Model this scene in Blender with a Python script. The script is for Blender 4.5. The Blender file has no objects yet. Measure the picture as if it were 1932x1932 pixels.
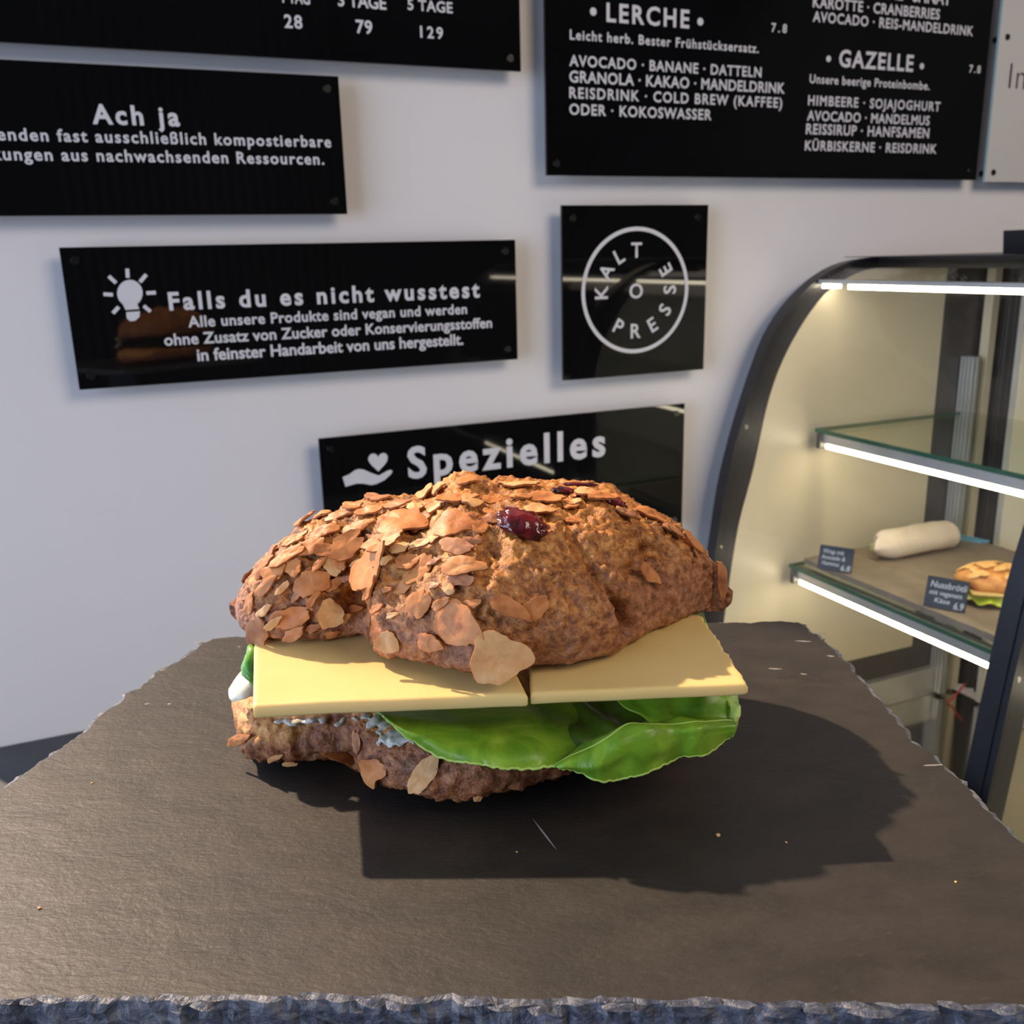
import bpy, bmesh, math, random
import numpy as np
from mathutils import Vector, Matrix, noise
from mathutils.bvhtree import BVHTree

SC = bpy.context.scene
COL = SC.collection
# ------------------------------------------------------------------ camera
CAM = Vector((0.0, -1.0, 1.45))
FPX, YAW, PITCH, ROLL = 1776.078, 1.166686, 0.265677, -0.0244158
_f = Vector((math.cos(YAW)*math.cos(PITCH), math.sin(YAW)*math.cos(PITCH), -math.sin(PITCH)))
_r = Vector((math.sin(YAW), -math.cos(YAW), 0)); _u = _r.cross(_f)
_c, _s = math.cos(ROLL), math.sin(ROLL)
CR = _c*_r + _s*_u; CU = -_s*_r + _c*_u; CF = _f
FH = Vector((math.cos(YAW), math.sin(YAW), 0)); RH = Vector((math.sin(YAW), -math.cos(YAW), 0))
cd = bpy.data.cameras.new('camera'); cam = bpy.data.objects.new('camera', cd); COL.objects.link(cam)
cam.matrix_world = Matrix(((CR.x, CU.x, -CF.x, CAM.x), (CR.y, CU.y, -CF.y, CAM.y), (CR.z, CU.z, -CF.z, CAM.z), (0, 0, 0, 1)))
cd.sensor_width = 36; cd.sensor_fit = 'HORIZONTAL'; cd.lens = 36*FPX/1932; cd.clip_start = 0.02; cd.clip_end = 60
cd.dof.use_dof = True; cd.dof.focus_distance = 0.262; cd.dof.aperture_fstop = 34
SC.camera = cam
# ------------------------------------------------------------------ world, sun, lights, exposure
SC.view_settings.view_transform = 'Standard'; SC.view_settings.look = 'None'
SC.view_settings.exposure = 0.0; SC.view_settings.gamma = 1.0; SC.view_settings.use_curve_mapping = False
w = bpy.data.worlds.new('world'); SC.world = w; w.use_nodes = True
bg = w.node_tree.nodes['Background']; bg.inputs[0].default_value = (0.52, 0.68, 1.0, 1); bg.inputs[1].default_value = 1.6

def add_light(name, kind, energy, color, loc, rot=None, **kw):
    l = bpy.data.lights.new(name, kind); l.energy = energy; l.color = color
    for k, v in kw.items(): setattr(l, k, v)
    o = bpy.data.objects.new(name, l); o.location = loc; COL.objects.link(o)
    if rot is not None: o.rotation_euler = rot
    return o
def aim(o, d): o.rotation_euler = Vector(d).to_track_quat('-Z', 'Y').to_euler()
SUN_TO = (-0.80*RH + 0.56*FH).normalized()*math.cos(math.radians(43.5)) + Vector((0, 0, math.sin(math.radians(43.5))))
sun = add_light('sun', 'SUN', 7.6, (1.0, 0.76, 0.53), (-3, 4, 4), angle=math.radians(1.1)); aim(sun, -SUN_TO)
win_l = add_light('daylight_side', 'AREA', 50, (0.66, 0.78, 1.0), (-2.3, -1.5, 1.6), shape='RECTANGLE', size=2.0, size_y=1.8)
aim(win_l, (1, 0.25, -0.08))
win_b = add_light('daylight_back', 'AREA', 10, (0.66, 0.79, 1.0), (-1.0, 0.03, 1.65), shape='RECTANGLE', size=1.3, size_y=1.5)
aim(win_b, (0.25, -1, -0.1))
ceil_l = add_light('ceiling_light', 'AREA', 34, (1.0, 0.83, 0.66), (1.3, -2.0, 2.7), shape='RECTANGLE', size=1.2, size_y=1.2)
aim(ceil_l, (-0.15, 0.5, -1))

# ------------------------------------------------------------------ pixel -> place helpers (all return real positions)
def ray(p): return CF + (p[0]-966)/FPX*CR - (p[1]-966)/FPX*CU
def onY(p, Y):
    d = ray(p); return CAM + d*((Y-CAM.y)/d.y)
def onX(p, X):
    d = ray(p); return CAM + d*((X-CAM.x)/d.x)
def onZ(p, Z):
    d = ray(p); return CAM + d*((Z-CAM.z)/d.z)
SLZ = CAM.z - 0.155          # top of the slate
SO = Vector((CAM.x, CAM.y, 0)) + FH*0.288 + RH*(-0.008); SO.z = SLZ   # sandwich base
def loc_of(v):               # world -> sandwich frame
    q = v - SO; return Vector((q.dot(RH), q.dot(FH), q.z))
def sD(p, D):                # on the vertical plane at forward distance D, sandwich frame
    d = ray(p); return loc_of(CAM + d*(D/(d.dot(FH))))
def sZ(p, z): return loc_of(onZ(p, SLZ+z))
CAML = loc_of(CAM)
def rayl(p):
    d = ray(p); return Vector((d.dot(RH), d.dot(FH), d.z)).normalized()
CRL = Vector((CR.dot(RH), CR.dot(FH), CR.z)); CUL = Vector((CU.dot(RH), CU.dot(FH), CU.z))

# ------------------------------------------------------------------ materials
def mat(name, base=(0.5, 0.5, 0.5), rough=0.5, metal=0, spec=0.5, **kw):
    m = bpy.data.materials.new(name); m.use_nodes = True
    b = m.node_tree.nodes['Principled BSDF']
    b.inputs['Base Color'].default_value = (*base, 1); b.inputs['Roughness'].default_value = rough
    b.inputs['Metallic'].default_value = metal; b.inputs['Specular IOR Level'].default_value = spec
    for k, v in kw.items(): b.inputs[k.replace('_', ' ')].default_value = v
    return m
class NT:
    def __init__(s, m): s.m = m; s.t = m.node_tree; s.b = s.t.nodes['Principled BSDF']
    def n(s, t, **kw):
        x = s.t.nodes.new(t)
        for k, v in kw.items():
            if k.startswith('_'): setattr(x, k[1:], v)
            else: x.inputs[k.replace('_', ' ')].default_value = v
        return x
    def l(s, a, b): s.t.links.new(a, b)
    def coord(s, scale=(1, 1, 1), rot=(0, 0, 0)):
        c = s.n('ShaderNodeTexCoord'); m = s.n('ShaderNodeMapping'); m.inputs['Scale'].default_value = scale; m.inputs['Rotation'].default_value = rot
        s.l(c.outputs['Object'], m.inputs[0]); return m.outputs[0]
    def noise(s, vec, scale, detail=4, rough=0.55, dist=0):
        x = s.n('ShaderNodeTexNoise', Scale=scale, Detail=detail, Roughness=rough, Distortion=dist); s.l(vec, x.inputs['Vector']); return x.outputs['Fac']
    def ramp(s, fac, stops, interp='LINEAR'):
        x = s.n('ShaderNodeValToRGB'); x.color_ramp.interpolation = interp
        e = x.color_ramp.elements
        while len(e) < len(stops): e.new(0.5)
        for i, (p, c) in enumerate(stops): e[i].position = p; e[i].color = (*c, 1)
        s.l(fac, x.inputs[0]); return x.outputs[0]
    def mix(s, fac, a, b, mode='MIX'):
        x = s.n('ShaderNodeMix', _data_type='RGBA', _blend_type=mode)
        for sock, v in ((x.inputs[0], fac), (x.inputs[6], a), (x.inputs[7], b)):
            if hasattr(v, 'type') and hasattr(v, 'links'): s.l(v, sock)
            else: sock.default_value = v if not isinstance(v, tuple) else (*v, 1)
        return x.outputs[2]
    def math(s, op, a, b=0.0, clamp=False):
        x = s.n('ShaderNodeMath', _operation=op, _use_clamp=clamp)
        for i, v in enumerate((a, b)):
            if hasattr(v, 'links'): s.l(v, x.inputs[i])
            else: x.inputs[i].default_value = v
        return x.outputs[0]
    def bump(s, h, strength, dist=0.001, prev=None):
        x = s.n('ShaderNodeBump', Strength=strength, Distance=dist); s.l(h, x.inputs['Height'])
        if prev is not None: s.l(prev, x.inputs['Normal'])
        return x.outputs[0]

def simple(name, c1, c2, scale=40, rough=0.5, bump=0.0, bd=0.001, **kw):
    m = mat(name, c1, rough, **kw); t = NT(m); v = t.coord(); f = t.noise(v, scale)
    t.l(t.ramp(f, [(0.35, c1), (0.65, c2)]), t.b.inputs['Base Color'])
    if bump: t.l(t.bump(f, bump, bd), t.b.inputs['Normal'])
    return m
def glass_mat(name, tint=(1, 1, 1), refl=0.08):
    m = bpy.data.materials.new(name); m.use_nodes = True; t = m.node_tree; t.nodes.clear()
    o = t.nodes.new('ShaderNodeOutputMaterial'); mx = t.nodes.new('ShaderNodeMixShader')
    tr = t.nodes.new('ShaderNodeBsdfTransparent'); gl = t.nodes.new('ShaderNodeBsdfGlossy')
    lw = t.nodes.new('ShaderNodeLayerWeight'); lw.inputs['Blend'].default_value = 0.5
    pw = t.nodes.new('ShaderNodeMath'); pw.operation = 'POWER'; pw.inputs[1].default_value = 5.0
    fr = t.nodes.new('ShaderNodeMath'); fr.operation = 'MULTIPLY_ADD'; fr.inputs[1].default_value = 0.6; fr.inputs[2].default_value = refl*0.22
    t.links.new(lw.outputs['Facing'], pw.inputs[0]); t.links.new(pw.outputs[0], fr.inputs[0])
    tr.inputs[0].default_value = (*tint, 1); gl.inputs['Roughness'].default_value = 0.02
    t.links.new(fr.outputs[0], mx.inputs[0]); t.links.new(tr.outputs[0], mx.inputs[1]); t.links.new(gl.outputs[0], mx.inputs[2]); t.links.new(mx.outputs[0], o.inputs[0])
    return m
def emit(name, c, s):
    m = mat(name, c, 0.6); b = m.node_tree.nodes['Principled BSDF']; b.inputs['Emission Color'].default_value = (*c, 1); b.inputs['Emission Strength'].default_value = s; return m

M = {}
M['wall'] = simple('wall_paint', (0.77, 0.75, 0.77), (0.79, 0.77, 0.79), 3, 0.85, 0.05)
M['dark_wall'] = simple('dark_wall_paint', (0.028, 0.028, 0.032), (0.035, 0.034, 0.038), 3, 0.8)
M['slat'] = simple('dark_slat', (0.05, 0.046, 0.044), (0.07, 0.06, 0.055), 9, 0.6)
M['floor'] = simple('floor_screed', (0.10, 0.095, 0.09), (0.14, 0.13, 0.12), 5, 0.5)
M['ceiling'] = simple('ceiling_paint', (0.25, 0.25, 0.25), (0.28, 0.28, 0.28), 3, 0.9)
M['acrylic'] = simple('black_acrylic', (0.0035, 0.0035, 0.004), (0.0045, 0.0045, 0.005), 6, 0.035, spec=0.42)
M['acrylic_white'] = simple('white_acrylic', (0.62, 0.60, 0.58), (0.65, 0.63, 0.61), 6, 0.15)
M['acrylic_edge'] = mat('acrylic_edge', (0.36, 0.50, 0.46), 0.2)
M['letter'] = simple('white_lettering', (0.66, 0.66, 0.72), (0.70, 0.70, 0.76), 60, 0.55)
M['letter_black'] = mat('black_lettering', (0.02, 0.02, 0.025), 0.5)
M['screw'] = mat('black_screw', (0.008, 0.008, 0.009), 0.25)
M['counter'] = simple('counter_top', (0.030, 0.032, 0.042), (0.045, 0.047, 0.058), 30, 0.5)
M['riser'] = simple('riser_laminate', (0.03, 0.03, 0.033), (0.045, 0.042, 0.04), 20, 0.6)
M['case_black'] = simple('case_frame', (0.012, 0.012, 0.016), (0.018, 0.018, 0.024), 20, 0.38)
M['case_panel'] = simple('case_panel', (0.66, 0.58, 0.41), (0.68, 0.60, 0.43), 4, 0.35)
M['case_grey'] = simple('case_grey_panel', (0.075, 0.066, 0.062), (0.09, 0.08, 0.075), 8, 0.4)
M['steel'] = mat('polished_steel', (0.66, 0.64, 0.60), 0.12, 1.0)
M['alu'] = simple('aluminium', (0.62, 0.62, 0.60), (0.70, 0.70, 0.68), 30, 0.35, metal=0.6)
M['case_base'] = simple('case_base_paint', (0.42, 0.42, 0.44), (0.46, 0.46, 0.48), 6, 0.4)
M['glass'] = glass_mat('clear_glass')
M['shelf_glass'] = glass_mat('shelf_glass', (0.93, 0.97, 0.94))
M['glass_edge'] = mat('green_glass_edge', (0.045, 0.13, 0.075), 0.15)
M['led'] = emit('led_strip', (1.0, 0.88, 0.64), 16.0)
M['tortilla'] = simple('tortilla', (0.74, 0.60, 0.46), (0.84, 0.72, 0.58), 35, 0.65, 0.3, 0.0015)
M['chalkboard'] = simple('chalkboard', (0.014, 0.017, 0.024), (0.022, 0.026, 0.034), 60, 0.5)
M['chalk'] = mat('chalk', (0.62, 0.66, 0.70), 0.9)
M['blue'] = mat('blue_paper', (0.16, 0.42, 0.60), 0.6)
M['red'] = mat('red_plastic', (0.60, 0.05, 0.03), 0.4)

def slate_mat():
    m = mat('slate', (0.06, 0.05, 0.045), 0.5, spec=0.62); t = NT(m)
    v = t.coord((1, 1.9, 1)); v2 = t.coord()
    n1 = t.noise(v, 45, 6, 0.62, 0.3); n2 = t.noise(v, 420, 4, 0.7); n3 = t.noise(v2, 9, 3)
    c = t.ramp(n1, [(0.3, (0.012, 0.009, 0.0075)), (0.7, (0.032, 0.024, 0.019))])
    c = t.mix(t.ramp(n2, [(0.63, (0, 0, 0)), (0.76, (1, 1, 1))]), c, (0.060, 0.048, 0.040))
    c = t.mix(t.ramp(n3, [(0.4, (0, 0, 0)), (0.65, (0.5, 0.5, 0.5))]), c, (0.012, 0.010, 0.0095))
    t.l(c, t.b.inputs['Base Color'])
    t.l(t.ramp(n2, [(0.3, (0.50, 0.50, 0.50)), (0.7, (0.60, 0.60, 0.60))]), t.b.inputs['Roughness'])
    b1 = t.bump(n1, 0.35, 0.0015); t.l(t.bump(n2, 0.55, 0.0003, b1), t.b.inputs['Normal'])
    return m
M['slate'] = slate_mat()
m = mat('slate_chipped', (0.1, 0.1, 0.12), 0.45); t = NT(m); v = t.coord((1, 1, 1.6))
f = t.noise(v, 170, 5, 0.65, 0.6)
t.l(t.ramp(f, [(0.36, (0.022, 0.026, 0.040)), (0.52, (0.075, 0.085, 0.12)), (0.64, (0.17, 0.17, 0.19))]), t.b.inputs['Base Color'])
t.l(t.bump(f, 0.8, 0.002), t.b.inputs['Normal']); M['slate_chip'] = m
M['tray_slate'] = simple('tray_slate', (0.24, 0.185, 0.13), (0.29, 0.225, 0.16), 40, 0.65, 0.3)

def crust_mat(name, golden=1.0):
    m = mat(name, (0.4, 0.2, 0.07), 0.5, spec=0.35); t = NT(m); v = t.coord()
    n1 = t.noise(v, 60, 6, 0.65, 0.4); n2 = t.noise(v, 330, 5, 0.7, 0.3); n3 = t.noise(v, 22, 3)
    g = t.ramp(n2, [(0.34, (0.11, 0.030, 0.007)), (0.48, (0.40, 0.140, 0.026)), (0.62, (0.68, 0.31, 0.075))])      # golden crust
    br = t.ramp(n2, [(0.34, (0.14, 0.042, 0.017)), (0.50, (0.32, 0.115, 0.045)), (0.66, (0.50, 0.22, 0.095))])    # red brown dough
    geo = t.n('ShaderNodeTexCoord'); sep = t.n('ShaderNodeSeparateXYZ'); t.l(geo.outputs['Object'], sep.inputs[0])
    h = t.math('MULTIPLY', t.math('SUBTRACT', sep.outputs['Z'], 0.058), 55.0)
    h = t.math('ADD', h, t.math('MULTIPLY', t.math('SUBTRACT', n3, 0.5), 3.2))
    h = t.math('ADD', h, 0.45 if golden > 0.5 else -9.0, True)
    c = t.mix(h, br, g)
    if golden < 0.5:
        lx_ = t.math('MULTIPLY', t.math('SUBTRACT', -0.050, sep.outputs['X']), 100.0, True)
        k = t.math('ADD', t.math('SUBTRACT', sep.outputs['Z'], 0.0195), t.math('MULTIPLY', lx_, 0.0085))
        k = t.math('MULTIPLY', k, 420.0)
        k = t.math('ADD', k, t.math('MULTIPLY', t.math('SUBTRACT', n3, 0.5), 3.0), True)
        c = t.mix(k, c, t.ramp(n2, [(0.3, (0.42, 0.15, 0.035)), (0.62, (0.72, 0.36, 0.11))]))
    c = t.mix(t.ramp(n1, [(0.30, (0.75, 0.75, 0.75)), (0.45, (0, 0, 0))]), c, (0.10, 0.040, 0.022))
    t.l(c, t.b.inputs['Base Color'])
    t.l(t.ramp(n1, [(0.3, (0.26, 0.26, 0.26)), (0.7, (0.56, 0.56, 0.56))]), t.b.inputs['Roughness'])
    t.b.inputs['Specular IOR Level'].default_value = 0.5
    t.b.inputs['Subsurface Weight'].default_value = 0.05; t.b.inputs['Subsurface Scale'].default_value = 0.002
    b1 = t.bump(n1, 0.8, 0.0022); t.l(t.bump(n2, 1.0, 0.0010, b1), t.b.inputs['Normal'])
    return m
M['crust'] = crust_mat('bun_crust'); M['crust_low'] = crust_mat('bun_crust_low', 0)
m = mat('bread_crumb', (0.6, 0.35, 0.13), 0.8); t = NT(m); v = t.coord(); f = t.noise(v, 260, 5, 0.7)
t.l(t.ramp(f, [(0.3, (0.40, 0.17, 0.05)), (0.6, (0.72, 0.42, 0.17))]), t.b.inputs['Base Color']); t.l(t.bump(f, 0.9, 0.0015), t.b.inputs['Normal']); M['crumb'] = m
def flake_mat(name, a, b, c):
    m = mat(name, a, 0.5, spec=0.3); t = NT(m); v = t.coord(); f = t.noise(v, 130, 4, 0.6); f2 = t.noise(v, 600, 3)
    t.l(t.ramp(f, [(0.32, a), (0.5, b), (0.70, c)]), t.b.inputs['Base Color']); t.l(t.bump(f2, 0.25, 0.0004, t.bump(f, 0.3, 0.001)), t.b.inputs['Normal'])
    t.b.inputs['Subsurface Weight'].default_value = 0.08; t.b.inputs['Subsurface Scale'].default_value = 0.002
    return m
M['flake_edge'] = mat('toasted_rim', (0.34, 0.12, 0.035), 0.5)
M['flake'] = flake_mat('toasted_almond', (0.36, 0.12, 0.038), (0.54, 0.205, 0.066), (0.62, 0.27, 0.095))
M['flake_dark'] = flake_mat('dark_almond', (0.30, 0.12, 0.06), (0.45, 0.20, 0.10), (0.58, 0.29, 0.14))
M['flake_pale'] = flake_mat('pale_almond', (0.54, 0.25, 0.09), (0.64, 0.35, 0.145), (0.72, 0.46, 0.23))
m = mat('cranberry', (0.10, 0.008, 0.010), 0.16, spec=0.7); t = NT(m); v = t.coord(); f = t.noise(v, 140, 4)
t.l(t.ramp(f, [(0.35, (0.03, 0.004, 0.006)), (0.65, (0.17, 0.012, 0.014))]), t.b.inputs['Base Color']); t.l(t.bump(f, 0.6, 0.002), t.b.inputs['Normal']); M['cranberry'] = m
m = mat('cheese', (0.80, 0.60, 0.24), 0.42, spec=0.35); t = NT(m); v = t.coord(); f = t.noise(v, 30, 3)
t.l(t.ramp(f, [(0.3, (0.68, 0.49, 0.19)), (0.7, (0.72, 0.535, 0.225))]), t.b.inputs['Base Color'])
t.b.inputs['Subsurface Weight'].default_value = 0.35; t.b.inputs['Subsurface Radius'].default_value = (1.0, 0.7, 0.25); t.b.inputs['Subsurface Scale'].default_value = 0.004
t.l(t.bump(t.noise(v, 420, 3), 0.12, 0.0004), t.b.inputs['Normal']); M['cheese'] = m
def leaf_mat(name, a, b, c):
    m = mat(name, b, 0.38, spec=0.45); t = NT(m); v = t.coord(); f = t.noise(v, 55, 4, 0.6, 0.8)
    t.l(t.ramp(f, [(0.3, a), (0.5, b), (0.72, c)]), t.b.inputs['Base Color'])
    wv = t.n('ShaderNodeTexVoronoi', Scale=130.0, _feature='DISTANCE_TO_EDGE'); t.l(v, wv.inputs['Vector'])
    t.l(t.bump(wv.outputs['Distance'], 0.18, 0.002, t.bump(f, 0.35, 0.002)), t.b.inputs['Normal'])
    t.b.inputs['Subsurface Weight'].default_value = 0.25; t.b.inputs['Subsurface Radius'].default_value = (0.5, 1, 0.1); t.b.inputs['Subsurface Scale'].default_value = 0.003
    return m
M['lettuce'] = leaf_mat('lettuce', (0.07, 0.19, 0.010), (0.17, 0.33, 0.020), (0.32, 0.47, 0.05))
M['lettuce_rim'] = mat('lettuce_rim', (0.36, 0.52, 0.10), 0.4)
M['lettuce_pale'] = leaf_mat('lettuce_pale', (0.34, 0.48, 0.08), (0.46, 0.60, 0.16), (0.60, 0.68, 0.30))
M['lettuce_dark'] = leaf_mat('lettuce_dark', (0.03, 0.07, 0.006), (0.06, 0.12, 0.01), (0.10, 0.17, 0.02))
M['tomato'] = simple('tomato', (0.42, 0.03, 0.012), (0.52, 0.06, 0.02), 60, 0.3)
M['egg'] = simple('egg_white', (0.62, 0.56, 0.43), (0.70, 0.64, 0.52), 40, 0.35, Subsurface_Weight=0.2)
M['onion'] = simple('spring_onion', (0.05, 0.22, 0.03), (0.30, 0.50, 0.05), 90, 0.35)
M['spread'] = simple('cream_spread', (0.36, 0.36, 0.32), (0.55, 0.55, 0.51), 200, 0.3, 0.5)

# ------------------------------------------------------------------ object helpers
def put(name, bm_or_mesh, m, parent=None, smooth=False):
    if isinstance(bm_or_mesh, bmesh.types.BMesh):
        me = bpy.data.meshes.new(name); bm_or_mesh.to_mesh(me); bm_or_mesh.free()
    else: me = bm_or_mesh
    if m is not None:
        if isinstance(m, (list, tuple)):
            for k in m: me.materials.append(k)
        elif not me.materials: me.materials.append(m)
    if smooth: me.polygons.foreach_set('use_smooth', [True]*len(me.polygons))
    o = bpy.data.objects.new(name, me); COL.objects.link(o)
    if parent is not None: o.parent = parent
    return o
def tag(o, label, cat, group=None, kind=None):
    o['label'] = label; o['category'] = cat
    if group: o['group'] = group
    if kind: o['kind'] = kind
    return o
def empty(name, loc=(0, 0, 0), rz=0):
    o = bpy.data.objects.new(name, None); o.location = loc; o.rotation_euler = (0, 0, rz); o.empty_display_size = 0.02; COL.objects.link(o); return o
def box(bm, a, b, mi=0):
    vs = [bm.verts.new((x, y, z)) for x in (a[0], b[0]) for y in (a[1], b[1]) for z in (a[2], b[2])]
    for q in ((0, 1, 3, 2), (4, 6, 7, 5), (0, 4, 5, 1), (2, 3, 7, 6), (0, 2, 6, 4), (1, 5, 7, 3)):
        f = bm.faces.new([vs[i] for i in q]); f.material_index = mi
def bx(a, b, bevel=0.0):
    bm = bmesh.new(); box(bm, [min(p, q) for p, q in zip(a, b)], [max(p, q) for p, q in zip(a, b)])
    bmesh.ops.recalc_face_normals(bm, faces=bm.faces)
    if bevel: bmesh.ops.bevel(bm, geom=bm.edges[:], offset=bevel, segments=2, affect='EDGES', profile=0.6)
    return bm
def prism(pts, d, axis=1, d0=0.0):
    """closed 2D outline extruded along an axis. axis 1: pts are (x,z), along y from d0 to d"""
    bm = bmesh.new(); A = []; B = []
    for p in pts:
        if axis == 1: A.append(bm.verts.new((p[0], d0, p[1]))); B.append(bm.verts.new((p[0], d, p[1])))
        elif axis == 2: A.append(bm.verts.new((p[0], p[1], d0))); B.append(bm.verts.new((p[0], p[1], d)))
        else: A.append(bm.verts.new((d0, p[0], p[1]))); B.append(bm.verts.new((d, p[0], p[1])))
    bm.faces.new(A); bm.faces.new(B[::-1])
    for i in range(len(pts)):
        j = (i+1) % len(pts); bm.faces.new((A[i], B[i], B[j], A[j]))
    bmesh.ops.recalc_face_normals(bm, faces=bm.faces); return bm
def structure(name, bm, m, parent=None):
    o = put(name, bm, m, parent)
    if parent is None: o['kind'] = 'structure'
    return o
def tube(path, rad, seg=10, closed_ends=True):
    bm = bmesh.new(); rings = []
    P = [Vector(p) for p in path]
    for i, p in enumerate(P):
        t = (P[min(i+1, len(P)-1)] - P[max(i-1, 0)]).normalized()
        a = t.cross(Vector((0, 0, 1)))
        if a.length < 1e-3: a = t.cross(Vector((0, 1, 0)))
        a.normalize(); b = t.cross(a); r = rad[i] if isinstance(rad, (list, tuple)) else rad
        rings.append([bm.verts.new(p + r*(math.cos(k*2*math.pi/seg)*a + math.sin(k*2*math.pi/seg)*b)) for k in range(seg)])
    for A, B in zip(rings, rings[1:]):
        for k in range(seg): bm.faces.new((A[k], A[(k+1) % seg], B[(k+1) % seg], B[k]))
    if closed_ends: bm.faces.new(rings[0][::-1]); bm.faces.new(rings[-1])
    return bm
def grid_mesh(F, nu, nv, closed_v=False):
    bm = bmesh.new(); g = [[bm.verts.new(F(i/(nu-1), j/(nv if closed_v else nv-1))) for j in range(nv)] for i in range(nu)]
    for i in range(nu-1):
        for j in range(nv if closed_v else nv-1):
            k = (j+1) % nv; bm.faces.new((g[i][j], g[i+1][j], g[i+1][k], g[i][k]))
    return bm
def fbm(p, s, o=4): return noise.fractal(Vector(p)*s, 0.6, 2.0, o)

# ------------------------------------------------------------------ room shell
WL = -0.17   # the wall with the boards ends here; a shop window follows
X0, X1, Y0, H = -2.5, 2.4, -3.6, 2.9
structure('floor', bx((X0, Y0, -0.1), (X1, 0.1, 0)), M['floor'])
structure('ceiling', bx((X0, Y0, H), (X1, 0.1, H+0.1)), M['ceiling'])
structure('wall_back', bx((WL, 0, 0), (X1, 0.12, H)), M['wall'])
bm = bmesh.new(); box(bm, (X0, 0, 0), (WL, 0.12, 0.35)); box(bm, (X0, 0, 2.72), (WL, 0.12, H)); box(bm, (X0, 0, 0.35), (-1.95, 0.12, 2.72))
structure('wall_back_window_surround', bm, M['wall']); bpy.data.objects['wall_back_window_surround'].name = 'wall_back_left'
structure('wall_right', bx((X1, Y0, 0), (X1+0.1, 0.1, H)), M['dark_wall'])
structure('wall_front', bx((X0, Y0-0.1, 0), (X1, Y0, H)), M['dark_wall'])
bm = bmesh.new(); box(bm, (X0-0.1, Y0, 0), (X0, 0.1, 0.6)); box(bm, (X0-0.1, Y0, 2.6), (X0, 0.1, H)); box(bm, (X0-0.1, Y0, 0.6), (X0, -2.6, 2.6)); box(bm, (X0-0.1, -0.45, 0.6), (X0, 0.1, 2.6))
structure('wall_left', bm, M['dark_wall'])
def window(name, a, b, axis):
    e = empty(name, a); e['kind'] = 'structure'
    A = Vector(a); B = Vector(b); t = 0.045
    fr = bmesh.new()
    if axis == 'x':
        L, hh = B.x-A.x, B.z-A.z
        for q in (((0, 0, 0), (t, t, hh)), ((L-t, 0, 0), (L, t, hh)), ((0, 0, 0), (L, t, t)), ((0, 0, hh-t), (L, t, hh))): box(fr, *q)
        gl = bx((t, 0.018, t), (L-t, 0.024, hh-t))
    else:
        L, hh = B.y-A.y, B.z-A.z
        for q in (((0, 0, 0), (t, t, hh)), ((0, L-t, 0), (t, L, hh)), ((0, 0, 0), (t, L, t)), ((0, 0, hh-t), (t, L, hh))): box(fr, *q)
        gl = bx((0.018, t, t), (0.024, L-t, hh-t))
    put('window_frame', fr, M['case_black'], e); put('pane', gl, M['glass'], e)
window('window_1', (-1.95, 0.05, 0.35), (WL, 0.05, 2.72), 'x')
window('window_2', (X0-0.07, -2.6, 0.6), (X0-0.07, -0.45, 2.6), 'y')
# ribbed dark panelling across the room, seen only mirrored in the boards
root = empty('slatted_panel', (0.0, Y0+0.01, 0.25))
tag(root, 'dark ribbed wall panelling mirrored faintly in the black boards', 'wall panel')
sm = bx((-0.012, 0, 0), (0.012, 0.03, 2.4)); me = bpy.data.meshes.new('slat'); sm.to_mesh(me); sm.free(); me.materials.append(M['slat'])
for i in range(24):
    o = bpy.data.objects.new('slat', me); o.location = (-0.05+i*0.05, 0.0, 0); o.parent = root; COL.objects.link(o)
put('backing', bx((-0.08, -0.008, 0), (1.13, 0.0, 2.4)), M['dark_wall'], root)

# ------------------------------------------------------------------ counter and riser
cz = 1.45-0.468
root = empty('counter', (-0.3, -0.45, 0))
tag(root, 'dark grey counter running along the white wall behind the slate', 'counter')
put('worktop', bx((-0.95, -0.46, cz-0.04), (0.93, 0.449, cz), 0.002), M['counter'], root)
put('body', bx((-0.93, -0.42, 0.0), (0.91, 0.449, cz-0.04)), M['riser'], root)

# ------------------------------------------------------------------ slate platter
root = empty('slate_platter', (0, 0, 0)); SLR = root
root.location = SO; root.rotation_euler = (0, 0, YAW-math.pi/2)
tag(root, 'rectangular dark slate platter with chipped edges carrying the almond sandwich', 'platter')
front = [(-700, 1895), (-300, 1893), (0, 1891), (100, 1890), (300, 1892), (480, 1890), (560, 1890), (640, 1892), (760, 1893), (880, 1897), (966, 1898), (1060, 1900), (1160, 1899), (1300, 1895), (1460, 1905), (1600, 1903), (1760, 1905), (1870, 1905), (2000, 1905), (2290, 1900)]
right = [(2120, 1760), (1932, 1580), (1860, 1514), (1845, 1490), (1790, 1440), (1770, 1420), (1735, 1400), (1700, 1352), (1650, 1300), (1600, 1242), (1570, 1215), (1548, 1195), (1530, 1185), (1512, 1172)]
back = [(1480, 1169), (1420, 1172), (1345, 1172), (1200, 1178), (1000, 1184), (800, 1190), (600, 1196), (450, 1199), (395, 1203)]
left = [(375, 1212), (360, 1225), (330, 1245), (295, 1262), (270, 1285), (232, 1308), (215, 1325), (190, 1340), (165, 1362), (150, 1380), (120, 1400), (60, 1440), (20, 1470), (0, 1484), (-200, 1590), (-480, 1760)]
outl = [sZ(p, 0).xy for p in front+right+back+left]
cl = []
for i, p in enumerate(outl):                       # subdivide and roughen the outline
    q = outl[(i+1) % len(outl)]; n = max(1, int((q-p).length/0.0016))
    for k in range(n):
        x = p.lerp(q, k/n); s = 0.0011*noise.noise(Vector((x.x*160, x.y*160, 0))) + 0.0008*noise.noise(Vector((x.x*520, x.y*520, 3)))
        d = (q-p).normalized(); cl.append(x + Vector((d.y, -d.x))*s)
TH = 0.0085
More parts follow.
